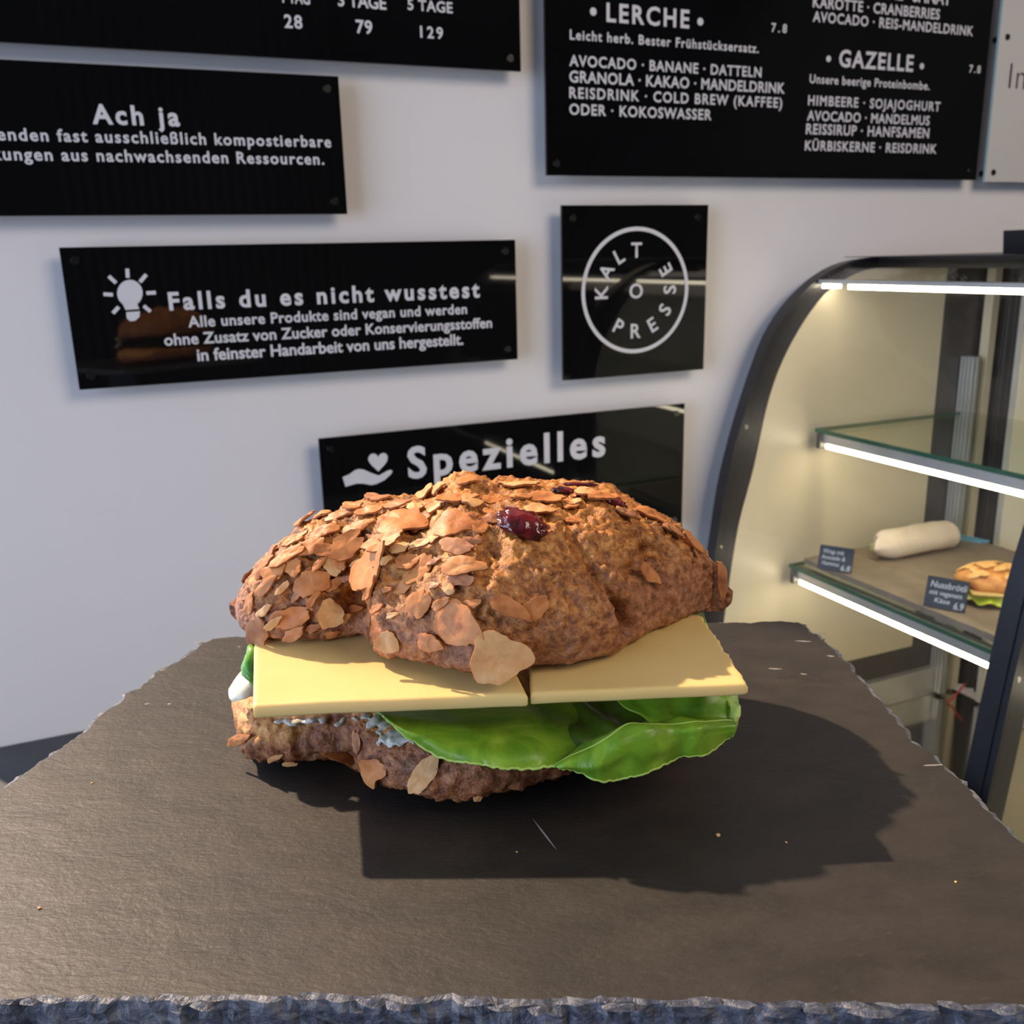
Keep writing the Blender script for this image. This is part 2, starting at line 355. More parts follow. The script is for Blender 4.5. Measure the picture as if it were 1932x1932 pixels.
bm = bmesh.new()
cen = Vector((0, -0.02))
def inset(p, d): return p + (cen-p).normalized()*d
rings = []
for lev, (z, ins) in enumerate(((0.0, 0.0022), (-0.0004, 0.0010), (-0.0022, 0.0), (-0.0045, 0.0), (-0.0068, 0.0), (-TH, 0.0012))):
    rg = []
    for p in cl:
        a = noise.noise(Vector((p.x*230, p.y*230, lev*1.9))); b = noise.noise(Vector((p.x*700, p.y*700, lev*2.3+7)))
        d = ins + (0.0016*a + 0.0009*b if lev else 0.0014*max(0, a) + 0.0004*b)
        q = inset(p, max(-0.0004, d)); rg.append(bm.verts.new((q.x, q.y, z - (0 if lev != 1 else 0.0005*max(0, b)))))
    rings.append(rg)
for A, B in zip(rings, rings[1:]):
    for i in range(len(cl)):
        j = (i+1) % len(cl); f = bm.faces.new((A[i], B[i], B[j], A[j])); f.material_index = 1
bm.faces.new(rings[0]).material_index = 0; bm.faces.new(rings[-1][::-1]).material_index = 1
bmesh.ops.recalc_face_normals(bm, faces=bm.faces)
put('slab', bm, [M['slate'], M['slate_chip']], root)
# chips standing proud of the front and side edges, pale split faces
random.seed(5)
chips = [(700, 1893, 60), (745, 1900, 40), (900, 1893, 70), (950, 1906, 50), (1135, 1888, 35), (1180, 1903, 80), (1345, 1893, 60), (1545, 1908, 55), (1800, 1900, 50), (1905, 1908, 60), (55, 1893, 45), (1020, 1908, 40), (380, 1900, 50), (1640, 1912, 60)]
M['slate_pale'] = simple('slate_pale_split', (0.12, 0.115, 0.11), (0.30, 0.28, 0.26), 300, 0.6, 0.5, 0.0005)
def chip(P, L, Wd, hgt, ang, m):
    bm = bmesh.new(); n = 9; top = []
    for k in range(n):
        a = 2*math.pi*k/n; r = 1+random.uniform(-0.3, 0.2)
        top.append(bm.verts.new((math.cos(a)*L*r/2, math.sin(a)*Wd*r/2, random.uniform(0, 0.25)*hgt)))
    c = bm.verts.new((0, 0, hgt))
    b = bm.verts.new((0, 0, -hgt*0.6))
    for k in range(n): bm.faces.new((top[k], top[(k+1) % n], c)); bm.faces.new((top[(k+1) % n], top[k], b))
    o = put('edge_chip', bm, m, SLR); o.location = P; o.rotation_euler = (random.uniform(-.3, .1), random.uniform(-.15, .15), ang); return o
for (x, y, L) in chips:
    P = sZ((x, y), 0.0); chip(P + Vector((0, 0.0006, -0.0004)), L/7800*1.0, 0.0032, 0.0011, random.uniform(-.5, .3), M['slate_chip'])
for (x, y, L, an) in [(1548, 1196, 60, -0.2), (1515, 1210, 50, -0.15), (1568, 1238, 22, -0.3), (1462, 1262, 45, -0.1), (1516, 1272, 18, -0.2), (1760, 1444, 40, 0.1), (375, 1212, 24, .6), (308, 1264, 22, .7), (452, 1220, 10, .2), (278, 1328, 14, .3), (320, 1328, 10, .2)]:
    P = sZ((x, y), 0.0); o = chip(P + Vector((0, 0, 0.00005)), L/6500, 0.0013, 0.00016, an, M['slate_pale']); o.rotation_euler = (0, 0, an)
# a long pale scratch in the slate
a, b = sZ((1003, 1542), 0.0001), sZ((1052, 1606), 0.0001); d = (b-a).normalized(); s = Vector((-d.y, d.x, 0))
bm = bmesh.new(); N = 10; L_ = [a.lerp(b, i/N) for i in range(N+1)]
vs = [(bm.verts.new(p + s*0.00028*math.sin(math.pi*min(1, max(0.02, i/N)))), bm.verts.new(p - s*0.00028*math.sin(math.pi*min(1, max(0.02, i/N))))) for i, p in enumerate(L_)]
for A, B in zip(vs, vs[1:]): bm.faces.new((A[0], A[1], B[1], B[0]))
put('scratch', bm, mat('scratch_pale', (0.26, 0.27, 0.30), 0.6), root)
# riser
root = empty('display_riser', SO + Vector((0, 0, cz-SLZ))); root.rotation_euler = (0, 0, YAW-math.pi/2)
tag(root, 'dark box riser holding the slate platter above the counter', 'riser')
put('box', bx((-0.085, -0.055, 0.0), (0.085, 0.045, SLZ-TH-cz-0.0102), 0.002), M['riser'], root)
put('top_pad', bx((-0.09, -0.06, SLZ-TH-cz-0.010), (0.09, 0.05, SLZ-TH-cz-0.0003), 0.001), M['case_black'], root)

# ------------------------------------------------------------------ the sandwich
SW = empty('almond_bun_sandwich', SO, YAW-math.pi/2)
tag(SW, 'sandwich in an almond flake bun with cheese slices and lettuce on the slate', 'sandwich')
DC = 0.290
def interp(x, pts):
    xs = [p[0] for p in pts]; ys = [p[1] for p in pts]; return float(np.interp(x, xs, ys))
def smooth_curve(pts, k=2):
    xs = np.linspace(pts[0][0], pts[-1][0], 240); ys = np.interp(xs, [p[0] for p in pts], [p[1] for p in pts])
    ker = np.hanning(2*k+3)[1:-1]; ker /= ker.sum(); y2 = np.convolve(np.pad(ys, k, mode='edge'), ker, 'valid')
    return list(zip(xs, y2))
CE = 0.288
def build_bun(low_px, rim_z, top_px, zc, back, low_t, amp, seed, dents, NU=330, NV=280, nexp=2.25, dtop=DC, flat_top=None):
    low = sorted([(sZ(p, rim_z).x, sZ(p, rim_z).y) for p in low_px])
    top = sorted([(sD(p, dtop).x, sD(p, dtop).z) for p in top_px]) if top_px else None
    lowc = smooth_curve(low, 4); topc = smooth_curve(top, 3) if top else None
    xa = max(low[0][0], top[0][0]) if top else low[0][0]; xb = min(low[-1][0], top[-1][0]) if top else low[-1][0]
    xa = min(low[0][0], top[0][0]) if top else xa; xb = max(low[-1][0], top[-1][0]) if top else xb
    lx = np.array([p[0] for p in lowc]); ly = np.array([p[1] for p in lowc])
    if topc: tx = np.array([p[0] for p in topc]); ty = np.array([p[1] for p in topc])
    yc0 = dtop - CE
    def F(u, v):
        c = -math.cos(math.pi*u); x = (xa+xb)/2 + (xb-xa)/2*c
        env = math.sqrt(max(0.0, 1-c*c))
        yf = float(np.interp(x, lx, ly)); zt = float(np.interp(x, tx, ty)) if topc else flat_top
        up = max(0.0006, (zt-zc)*(1 if topc else min(1, env*1.6)**0.7)); fr = max(0.0006, yc0-yf)*(min(1, env*6)**0.5); bk = back*env**0.8
        dn = low_t*(min(1, env*3.0)**0.6)
        a = 2*math.pi*v; ca, sa = math.cos(a), math.sin(a)
        cy = math.copysign(abs(ca)**(2/nexp), ca); sz = math.copysign(abs(sa)**(2/nexp), sa)
        return Vector((x, yc0 + (bk*cy if cy > 0 else fr*cy), zc + (up*sz if sz > 0 else dn*sz)))
    bm = grid_mesh(F, NU, NV, True)
    bmesh.ops.remove_doubles(bm, verts=bm.verts, dist=0.00004)
    bmesh.ops.recalc_face_normals(bm, faces=bm.faces)
    bvh = BVHTree.FromBMesh(bm); hits = []
    for (pts, r, dep) in dents:
        H_ = []
        for p in pts:
            h = bvh.ray_cast(CAML, rayl(p))
            if h[0] is not None: H_.append(h[0])
        if H_: hits.append((H_, r, dep))
    bm.normal_update(); new = []
    for v in bm.verts:
        p = v.co; n = v.normal
        sm = min(1.0, max(0.0, (p.z-0.050+0.006*noise.noise(Vector((p.x, p.y, p.z))*70))/0.014)) if topc else 0.75
        d = amp*(0.42+0.58*sm)*(1.0*fbm((p.x, p.y, p.z+seed), 55, 4) + 0.75*abs(noise.noise(Vector((p.x, p.y, p.z+seed))*170)) + 0.5*abs(fbm((p.x+1, p.y, p.z), 260, 3)) + 0.5*fbm((p.x+3, p.y, p.z), 480, 3) - 0.5)
        for (H_, r, dep) in hits:
            m_ = 1e9
            if len(H_) == 1: m_ = (p-H_[0]).length
            else:
                for a, b in zip(H_, H_[1:]):
                    ab = b-a; t = max(0, min(1, (p-a).dot(ab)/ab.length_squared)); m_ = min(m_, (p-a-ab*t).length)
            if m_ < 3*r: d += dep*math.exp(-(m_/r)**2)
        new.append(p + n*d*min(1.0, 0.12 + max(0.0, min(p.x-xa, xb-p.x))/0.010))
    for v, q in zip(bm.verts, new): v.co = q
    return bm

top_low = [(443, 1160), (446, 1182), (455, 1198), (470, 1207), (520, 1221), (600, 1224), (660, 1216), (688, 1214), (700, 1235), (716, 1262), (740, 1262), (790, 1268), (850, 1278), (905, 1290), (960, 1284), (1010, 1272), (1100, 1263), (1165, 1250), (1215, 1212), (1260, 1192), (1305, 1170), (1340, 1152), (1369, 1128)]
top_sil = [(443, 1160), (444, 1136), (452, 1112), (470, 1085), (505, 1045), (540, 1012), (600, 985), (650, 968), (700, 957), (750, 953), (800, 946), (825, 928), (850, 911), (890, 909), (915, 920), (1000, 922), (1060, 920), (1110, 921), (1165, 932), (1210, 958), (1260, 980), (1300, 1010), (1330, 1037), (1352, 1066), (1365, 1092), (1369, 1128)]
dents = [([(672, 1125), (688, 1165), (690, 1215)], 0.0032, -0.0055), ([(1085, 1010), (1120, 1070), (1160, 1120), (1180, 1165)], 0.0022, -0.0035),
         ([(1180, 1150), (1186, 1185)], 0.0026, -0.0085), ([(1225, 1040), (1200, 1075)], 0.003, -0.003), ([(930, 1040), (915, 1085), (900, 1130)], 0.003, -0.0022),
         ([(560, 1160), (600, 1190), (655, 1185)], 0.003, -0.0018), ([(780, 1180), (800, 1215)], 0.006, 0.0022), ([(1050, 1180), (1090, 1200)], 0.010, 0.0024),
         ([(1280, 1100)], 0.010, 0.0018), ([(520, 1100)], 0.009, 0.0014), ([(960, 1010), (1010, 1060)], 0.008, 0.0012), ([(880, 1245), (980, 1250)], 0.006, 0.001),
         ([(1165, 990), (1260, 1050)], 0.0018, -0.0018), ([(740, 1090), (760, 1120)], 0.003, -0.0015), ([(1040, 1100), (1100, 1150)], 0.0014, -0.0010)]
bm = build_bun(top_low, 0.0415, top_sil, 0.0465, 0.056, 0.0065, 0.0018, 1.7, dents)
# torn crumbly rim
topmesh_bvh = BVHTree.FromBMesh(bm)
TOP = put('bun_top', bm, M['crust'], SW, True)

bot_low = [(443, 1368), (444, 1395), (452, 1422), (474, 1446), (520, 1453), (570, 1453), (630, 1457), (655, 1462), (680, 1486), (720, 1508), (760, 1520), (800, 1528), (850, 1531), (900, 1528), (950, 1520), (1000, 1508), (1050, 1490), (1110, 1462), (1180, 1440), (1240, 1415), (1300, 1385), (1330, 1350)]
bd = [([(655, 1440), (660, 1460)], 0.003, -0.003), ([(640, 1385), (650, 1430)], 0.0022, -0.0014), ([(560, 1420)], 0.006, 0.0012), ([(850, 1480)], 0.012, 0.001), ([(470, 1420)], 0.006, 0.001)]
bm = build_bun(bot_low, 0.0035, None, 0.0115, 0.052, 0.0105, 0.0017, 9.1, bd, 260, 150, 2.9, 0.292, 0.0245)
minz = min(v.co.z for v in bm.verts)
for v in bm.verts: v.co.z = max(v.co.z, 0.0002)
bot_bvh = BVHTree.FromBMesh(bm)
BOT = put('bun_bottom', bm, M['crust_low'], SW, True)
# almond flakes ---------------------------------------------------
def flake(bvh, parent, p, L, Wd, ang, m, seed, tilt=0.0, lift=0.0007, curl=0.12, th=0.0005):
    h = bvh.ray_cast(CAML, rayl(p))
    if h[0] is None: return None
    hit, nrm = h[0], h[1]
    # average the normal over a small patch
    acc = Vector(nrm)
    for dx, dy in ((14, 0), (-14, 0), (0, 14), (0, -14), (9, 9), (-9, 9), (9, -9), (-9, -9)):
        q = bvh.ray_cast(CAML, rayl((p[0]+dx, p[1]+dy)))
        if q[0] is not None and (q[0]-hit).length < 0.006: acc += q[1]
    n = acc.normalized()
    if n.dot(CAML-hit) < 0: n = -n
    view = (CAML-hit).normalized()
    n = (n*(1-tilt) + view*tilt).normalized()
    scale = (hit-CAML).length/FPX
    a = math.radians(ang); d = CRL*math.cos(a) + CUL*math.sin(a)
    ax = (d - n*d.dot(n)).normalized(); ay = n.cross(ax)
    f1 = max(0.35, math.sqrt(max(0.0, 1-(view.dot(ax))**2))); f2 = max(0.35, math.sqrt(max(0.0, 1-(view.dot(ay))**2)))
    l = L*scale/2/f1; w_ = Wd*scale/2/f2
    rnd = random.Random(seed); NR, NS = 5, 36; bm = bmesh.new()
    ph = rnd.uniform(0, 6); rad = []; cc = curl*rnd.uniform(-0.9, 1.3)
    bite = rnd.uniform(0, 6.28); bd_ = rnd.uniform(0.0, 0.28)
    for k in range(NS):
        t_ = 2*math.pi*k/NS; r = 1 + 0.07*math.sin(2*t_+ph) + 0.06*math.sin(3*t_+ph*2) + 0.05*math.sin(5*t_+ph*3) + 0.04*math.sin(9*t_+ph*5) + rnd.uniform(-0.04, 0.04)
        dd = math.atan2(math.sin(t_-bite), math.cos(t_-bite)); r -= bd_*math.exp(-(dd/0.35)**2)
        rad.append(r)
    topr, botr = [], []
    def P(r, k, z):
        t_ = 2*math.pi*k/NS; x = l*r*rad[k]*math.cos(t_)*(1+0.10*math.cos(t_)); y = w_*r*rad[k]*math.sin(t_)*(1-0.15*math.cos(t_))
        zz = z - cc*(l if l > w_ else w_)*(r**2) * 0.55 + 0.10*w_*math.sin(x/l*2.3+ph)*r + 0.0005*noise.noise(Vector((x*260, y*260, seed))) + 0.0002*noise.noise(Vector((x*800, y*800, seed)))
        return hit + ax*x + ay*y + n*(zz+lift)
    c1 = bm.verts.new(P(0, 0, th)); c0 = bm.verts.new(P(0, 0, -th))
    for j in range(1, NR+1):
        r = j/NR; topr.append([bm.verts.new(P(r if j < NR else 0.985, k, th*(0.8 if j == NR else 1))) for k in range(NS)])
    for j in range(1, NR+1):
        r = j/NR; botr.append([bm.verts.new(P(r, k, -th*0.5)) for k in range(NS)])
    for k in range(NS):
        k2 = (k+1) % NS
        bm.faces.new((c1, topr[0][k], topr[0][k2])); bm.faces.new((c0, botr[0][k2], botr[0][k]))
        for j in range(NR-1):
            bm.faces.new((topr[j][k], topr[j+1][k], topr[j+1][k2], topr[j][k2])); bm.faces.new((botr[j][k], botr[j][k2], botr[j+1][k2], botr[j+1][k]))
        bm.faces.new((topr[-1][k], botr[-1][k], botr[-1][k2], topr[-1][k2]))
    for v in bm.verts:
        if parent.name.startswith('bun_bottom'): v.co.z = max(v.co.z, 0.0004)
    bmesh.ops.recalc_face_normals(bm, faces=bm.faces)
    for k in range(NS):
        k2 = (k+1) % NS
        for a_, b_ in ((topr[-1][k], topr[-1][k2]), (botr[-1][k], botr[-1][k2])):
            e_ = bm.edges.get((a_, b_)); e_.smooth = False
            for f_ in e_.link_faces:
                if len(set(f_.verts) & {topr[-1][k], botr[-1][k]}) == 2 and len(set(f_.verts) & {topr[-1][k2], botr[-1][k2]}) == 2: f_.material_index = 1
    return put('almond_flake', bm, [M[m], M['flake_edge']], parent, True)
F_, D_, P_ = 'flake', 'flake_dark', 'flake_pale'
flakes = [(758, 989, 84, 56, -25, F_), (858, 991, 84, 52, -5, F_), (722, 1027, 80, 30, 8, F_), (654, 1032, 78, 44, 35, F_), (699, 1073, 104, 50, 42, F_), (590, 1101, 72, 48, 20, F_), (628, 1068, 34, 40, 40, P_), (521, 1082, 46, 30, 35, F_), (557, 1074, 34, 28, 50, F_), (586, 1036, 58, 28, 32, F_), (545, 1052, 74, 22, 36, F_), (793, 1077, 76, 36, 38, F_), (874, 1070, 82, 38, -3, F_), (860, 1034, 62, 32, -15, D_), (797, 1030, 42, 14, 0, P_), (793, 1139, 60, 42, 48, F_), (862, 1174, 108, 78, -35, F_), (734, 1210, 40, 46, 60, P_), (812, 1211, 50, 32, -15, F_), (551, 1163, 74, 40, 18, F_), (622, 1158, 50, 54, -25, P_), (489, 1192, 50, 46, 60, D_), (703, 1242, 30, 44, 70, F_), (505, 1108, 46, 20, 32, F_), (612, 1008, 56, 22, 25, F_), (672, 1000, 62, 22, 18, F_), (829, 926, 30, 16, 22, P_), (879, 912, 44, 16, 0, F_), (862, 947, 82, 14, 6, F_), (696, 970, 52, 14, 12, F_), (785, 962, 34, 13, 0, P_), (822, 1017, 26, 22, 30, P_), (1028, 945, 70, 18, -14, F_), (1016, 967, 60, 18, -3, P_), (958, 1146, 78, 36, -28, F_), (1004, 1150, 66, 38, 28, F_), (1219, 1083, 48, 26, -20, F_), (1103, 934, 44, 14, 0, P_), (1130, 942, 48, 14, 18, F_), (1222, 975, 62, 14, -28, F_), (1180, 972, 44, 11, -22, D_), (1358, 1093, 16, 66, 8, F_), (1303, 1024, 56, 14, -38, F_), (976, 919, 80, 9, 2, P_), (938, 1236, 110, 104, -10, P_), (476, 1140, 40, 18, 58, F_), (640, 1060, 36, 26, -60, F_), (745, 958, 60, 12, 4, D_), (640, 978, 54, 12, 20, D_), (560, 1022, 50, 13, 36, F_), (849, 1112, 22, 26, 60, P_), (925, 950, 40, 14, 10, F_), (925, 985, 22, 34, 80, D_), (500, 1075, 50, 14, 48, F_), (1075, 960, 30, 12, -10, F_), (1265, 1000, 46, 10, -34, F_), (905, 1000, 26, 30, 70, F_)]
for i, (x, y, L, Wd, an, mm) in enumerate(flakes):
    tl = 0.55 if (x, y) in ((938, 1236), (703, 1242), (622, 1158)) else 0.08
    o = flake(topmesh_bvh, TOP, (x, y), L, Wd, an, mm, i*7+1, tl, 0.0026 if (x, y) == (938, 1236) else 0.0012, 0.10 if L > 60 else 0.06)
    if o is not None and (x, y) == (938, 1236): o['label'] = 'large round pale almond flake hanging at the front rim'
for i, (x, y, L, Wd, an, mm) in enumerate([(664, 1432, 14, 92, 22, F_), (707, 1454, 40, 56, 30, F_), (800, 1461, 78, 40, 58, P_), (455, 1394, 40, 18, 20, F_), (548, 1436, 26, 10, 10, P_), (520, 1425, 30, 9, 35, P_), (900, 1500, 12, 16, 60, P_), (770, 1515, 50, 14, -16, P_), (678, 1400, 12, 40, 10, D_)]):
    flake(bot_bvh, BOT, (x, y), L, Wd, an, mm, 400+i*3, 0.15 if i else 0.0, 0.0012, 0.05)
rnd = random.Random(21)
for i in range(46):                                   # smaller broken flakes between the large ones
    for _ in range(40):
        x = rnd.uniform(462, 905); y = rnd.uniform(925, 1195)
        if y > 1200-0.12*(x-460) and x > 640: continue
        h_ = topmesh_bvh.ray_cast(CAML, rayl((x, y)))
        if h_[0] is None: continue
        if min((x-f[0])**2+(y-f[1])**2 for f in flakes) < 26**2: continue
        break
    else: continue
    flakes.append((x, y, 0, 0, 0, F_)); an = 40-0.07*(x-460)+rnd.uniform(-22, 22); L = rnd.uniform(22, 50)
    flake(topmesh_bvh, TOP, (x, y), L, L*rnd.uniform(.3, .6), an, rnd.choice([F_, F_, D_, P_, F_]), 900+i, 0.05, 0.0009, 0.06)
for i in range(16):
    x = rnd.uniform(920, 1290); y = 925 + 0.00042*(x-1000)**2 + rnd.uniform(0, 60)
    flake(topmesh_bvh, TOP, (x, y), rnd.uniform(16, 34), rnd.uniform(7, 12), rnd.uniform(-40, 20), rnd.choice([F_, D_, P_]), 1300+i, 0.0, 0.0008, 0.05)
# dried cranberry and raisins baked into the crust
def berry(p, L, Wd, ang, name, lab=None, lift=0.001):
    h = topmesh_bvh.ray_cast(CAML, rayl(p)); hit, n = h[0], h[1]
    scale = (hit-CAML).length/FPX; a = math.radians(ang); d = CRL*math.cos(a)+CUL*math.sin(a); ax = (d-n*d.dot(n)).normalized(); ay = n.cross(ax)
    def F(u, v):
        th = math.pi*u; ph = 2*math.pi*v; q = Vector((-math.cos(th), math.sin(th)*math.cos(ph), math.sin(th)*math.sin(ph)))
        k = 1 + 0.28*noise.noise(q*2.2+Vector((L, 0, 0))) + 0.12*noise.noise(q*5.5)
        return hit + k*(ax*q.x*L*scale/2 + ay*q.y*Wd*scale/2 + n*q.z*Wd*scale*0.30) + n*lift
    bm = grid_mesh(F, 26, 28, True); bmesh.ops.remove_doubles(bm, verts=bm.verts, dist=1e-5); bmesh.ops.recalc_face_normals(bm, faces=bm.faces)
    o = put(name, bm, M['cranberry'], TOP, True)
    if lab: o['label'] = lab
berry((984, 993), 96, 66, -28, 'cranberry', 'large glossy dark red dried cranberry')
berry((1062, 931), 44, 22, -10, 'cranberry'); berry((1158, 952), 46, 22, -30, 'cranberry'); berry((1095, 920), 66, 14, -4, 'cranberry')

# cheese ------------------------------------------------------------
def slab(name, fl, fr, br, bl, th, seed, rag=0.0, label=None):
    NX, NY = 60, 34
    def F(u, v):
        return (fl.lerp(fr, u)).lerp(bl.lerp(br, u), v)
    bm = bmesh.new(); T, B = [], []
    def off(u, v, side):
        p = F(u, v); e = min(u, 1-u)*(fr-fl).length; e2 = min(v, 1-v)*(bl-fl).length; m_ = min(e, e2)
        rr = 0.0011; drop = rr - math.sqrt(max(0, rr*rr-(rr-min(m_, rr))**2)) if m_ < rr else 0
        z = (th/2-drop*0.8)*side
        jag = Vector((0, 0, 0))
        if rag and u > 0.985: jag = Vector((1, 0, 0))*rag*noise.noise(Vector((0, v*40, seed)))
        return p + Vector((0, 0, z + 0.0005*noise.noise(Vector((p.x*45, p.y*45, seed))))) + jag
    us = [0, .004, .012, .02]+list(np.linspace(0.03, 0.97, NX-8))+[.98, .988, .996, 1]; vs_ = [0, .006, .016, .03]+list(np.linspace(0.05, 0.96, NY-6))+[.98, 1]
    for u in us: T.append([bm.verts.new(off(u, v, 1)) for v in vs_]); B.append([bm.verts.new(off(u, v, -1)) for v in vs_])
    n, m_ = len(us), len(vs_)
    for i in range(n-1):
        for j in range(m_-1):
            bm.faces.new((T[i][j], T[i+1][j], T[i+1][j+1], T[i][j+1])); bm.faces.new((B[i][j], B[i][j+1], B[i+1][j+1], B[i+1][j]))
    for i in range(n-1): bm.faces.new((T[i][0], B[i][0], B[i+1][0], T[i+1][0])); bm.faces.new((T[i+1][-1], B[i+1][-1], B[i][-1], T[i][-1]))
    for j in range(m_-1): bm.faces.new((T[0][j+1], B[0][j+1], B[0][j], T[0][j])); bm.faces.new((T[-1][j], B[-1][j], B[-1][j+1], T[-1][j+1]))
    bmesh.ops.recalc_face_normals(bm, faces=bm.faces)
    o = put(name, bm, M['cheese'], SW, True)
    if label: o['label'] = label
    return o
fl, fr = sD((478, 1344), 0.2335), sD((996, 1322), 0.2325)
bl = sD((480, 1216), 0.2735); ex = (bl-fl)*1.5
slab('cheese_slice', fl, fr, fr+ex*0.92+Vector((0, 0, 0.0)), fl+ex, 0.0040, 3, label='left cheese slice, its front lit by the sun')
fl2, fr2 = sD((1001, 1320), 0.2335), sD((1411, 1301), 0.2365)
br2 = sD((1322, 1168), 0.285)
slab('cheese_slice', fl2, fr2, br2, fl2 + Vector((0, 0.055, 0.004)), 0.0036, 8, 0.0012, label='right cheese slice with a pointed corner')

# lettuce -----------------------------------------------------------
def strip(name, rows, m, nu=90, nv=26, wob=0.0009, parent=SW, th=0.0005, ruf=0.0, hem=0.0):
    """rows: list of polylines (front-to-back or top-to-bottom), each a list of (px, py, D)"""
    R3 = [[sD((p[0], p[1]), p[2]) for p in r] for r in rows]
    def ev(r, u):
        n = len(r)-1; x = u*n; i = min(int(x), n-1); t_ = x-i
        p0, p1, p2, p3 = r[max(i-1, 0)], r[i], r[i+1], r[min(i+2, n)]
        return 0.5*((2*p1) + (-p0+p2)*t_ + (2*p0-5*p1+4*p2-p3)*t_*t_ + (-p0+3*p1-3*p2+p3)*t_**3)
    def F(u, v):
        q = [ev(r, u) for r in R3]; p = ev(q, v)
        edge = max(0, (v-0.75)/0.25)
        return p + Vector((0, wob*noise.noise(p*130) + ruf*edge*noise.noise(Vector((u*26, 0, 5))), 0.7*wob*noise.noise(p*130+Vector((9, 0, 0))) + ruf*edge*noise.noise(Vector((u*34, 3, 1)))))
    bm = grid_mesh(F, nu, nv); o = put(name, bm, M[m] if isinstance(m, str) else m, parent, True)
    if ruf and name == 'lettuce_leaf':
        put('leaf_rim', tube([F(i/(nu-1), 1.0) for i in range(nu)], 0.00042, 8), M['lettuce_rim'], o, True)
        if hem: put('leaf_rim', tube([F(i/(nu-1), hem) for i in range(nu)], 0.00042, 8), M['lettuce_rim'], o, True)
    md = o.modifiers.new('thickness', 'SOLIDIFY'); md.thickness = th; md.offset = 0
    return o
# main leaf: tongue spreading out over the front of the lower half
strip('lettuce_leaf', [
    [(690, 1325, .262), (820, 1322, .262), (950, 1318, .262), (1060, 1318, .262), (1130, 1325, .262)],
    [(715, 1345, .243), (820, 1362, .242), (930, 1372, .242), (1040, 1376, .243), (1100, 1390, .247)],
    [(742, 1366, .236), (820, 1400, .233), (900, 1418, .231), (1000, 1420, .231), (1075, 1420, .236)],
    [(722, 1350, .2385), (815, 1422, .2325), (905, 1440, .229), (985, 1452, .2275), (1062, 1438, .229)]], 'lettuce', ruf=0.0006)
# the fold that turns over and hangs down on the right
strip('lettuce_leaf', [
    [(1040, 1435, .236), (1120, 1395, .244), (1210, 1370, .250), (1300, 1355, .256), (1370, 1345, .262)],
    [(1045, 1442, .2285), (1115, 1408, .2285), (1195, 1372, .231), (1300, 1368, .235), (1385, 1362, .241)],
    [(1050, 1446, .2265), (1120, 1442, .2245), (1200, 1412, .227), (1300, 1392, .232), (1388, 1378, .238)],
    [(1055, 1448, .2265), (1130, 1474, .2255), (1215, 1458, .229), (1300, 1424, .234), (1378, 1398, .239)]], 'lettuce', nu=120, nv=40, wob=0.0022, ruf=0.00055, hem=0.333)
# inner leaves filling the gap under the cheese
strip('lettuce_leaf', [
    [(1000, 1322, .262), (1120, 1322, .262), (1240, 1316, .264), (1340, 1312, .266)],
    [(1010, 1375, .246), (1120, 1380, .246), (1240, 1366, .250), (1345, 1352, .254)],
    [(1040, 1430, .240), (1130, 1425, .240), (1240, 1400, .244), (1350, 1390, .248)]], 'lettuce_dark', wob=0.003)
strip('lettuce_leaf', [
    [(1160, 1318, .248), (1250, 1312, .248), (1330, 1308, .248), (1392, 1312, .250)],
    [(1200, 1345, .243), (1270, 1352, .243), (1340, 1350, .243), (1394, 1345, .246)],
    [(1230, 1366, .240), (1290, 1378, .238), (1350, 1385, .238), (1382, 1398, .240)]], 'lettuce', wob=0.002)
# frilly pale tip and the tip behind the cheese
strip('lettuce_tip', [
    [(1378, 1322, .246), (1386, 1330, .245), (1392, 1336, .245)],
    [(1380, 1340, .244), (1390, 1340, .243), (1398, 1334, .243)],
    [(1378, 1356, .243), (1388, 1352, .242), (1396, 1352, .242)],
    [(1378, 1372, .242), (1382, 1368, .241), (1385, 1364, .241)]], 'lettuce_pale', 30, 24, 0.0030, ruf=0.003)
strip('lettuce_tip', [
    [(1285, 1170, .300), (1305, 1160, .300), (1322, 1152, .300)],
    [(1295, 1190, .292), (1315, 1180, .292), (1332, 1172, .292)],
    [(1305, 1215, .287), (1325, 1200, .288), (1340, 1196, .289)]], 'lettuce_pale', 40, 26, 0.0025, ruf=0.002)
# tomato slice
tc = sD((1105, 1368), 0.262)
bm = bmesh.new()
bmesh.ops.create_cone(bm, cap_ends=True, segments=48, radius1=0.024, radius2=0.024, depth=0.006)
bmesh.ops.bevel(bm, geom=[e for e in bm.edges if abs(e.verts[0].co.z-e.verts[1].co.z) < 1e-6], offset=0.0015, segments=3, affect='EDGES')
o = put('tomato_slice', bm, M['tomato'], SW, True); o.location = tc + Vector((-0.004, 0.010, 0.004)); o.rotation_euler = (0.22, 0.05, 0)
# egg wedge and spring onion at the left end
strip('egg_white', [
    [(436, 1302, .272), (447, 1285, .272), (462, 1266, .272), (482, 1250, .272)],
    [(437, 1316, .266), (450, 1306, .264), (466, 1296, .264), (484, 1290, .265)],
    [(446, 1322, .264), (456, 1320, .262), (468, 1316, .262), (484, 1312, .264)]], 'egg', 30, 20, 0.0006, th=0.0018)
for nm, mt_, px0, px1 in (('spring_onion', 'onion', (471, 1218), (477, 1292)), ('spring_onion', 'onion', (466, 1236), (473, 1286))):
    a, b = sD(px0, .270), sD(px1, .262)
    put(nm, tube([a.lerp(b, k/6)+Vector((0.0007*math.sin(k*1.3), 0, 0)) for k in range(7)], [0.0008, .0019, .0021, .002, .0018, .0014, .0007], 12), M[mt_], SW, True)
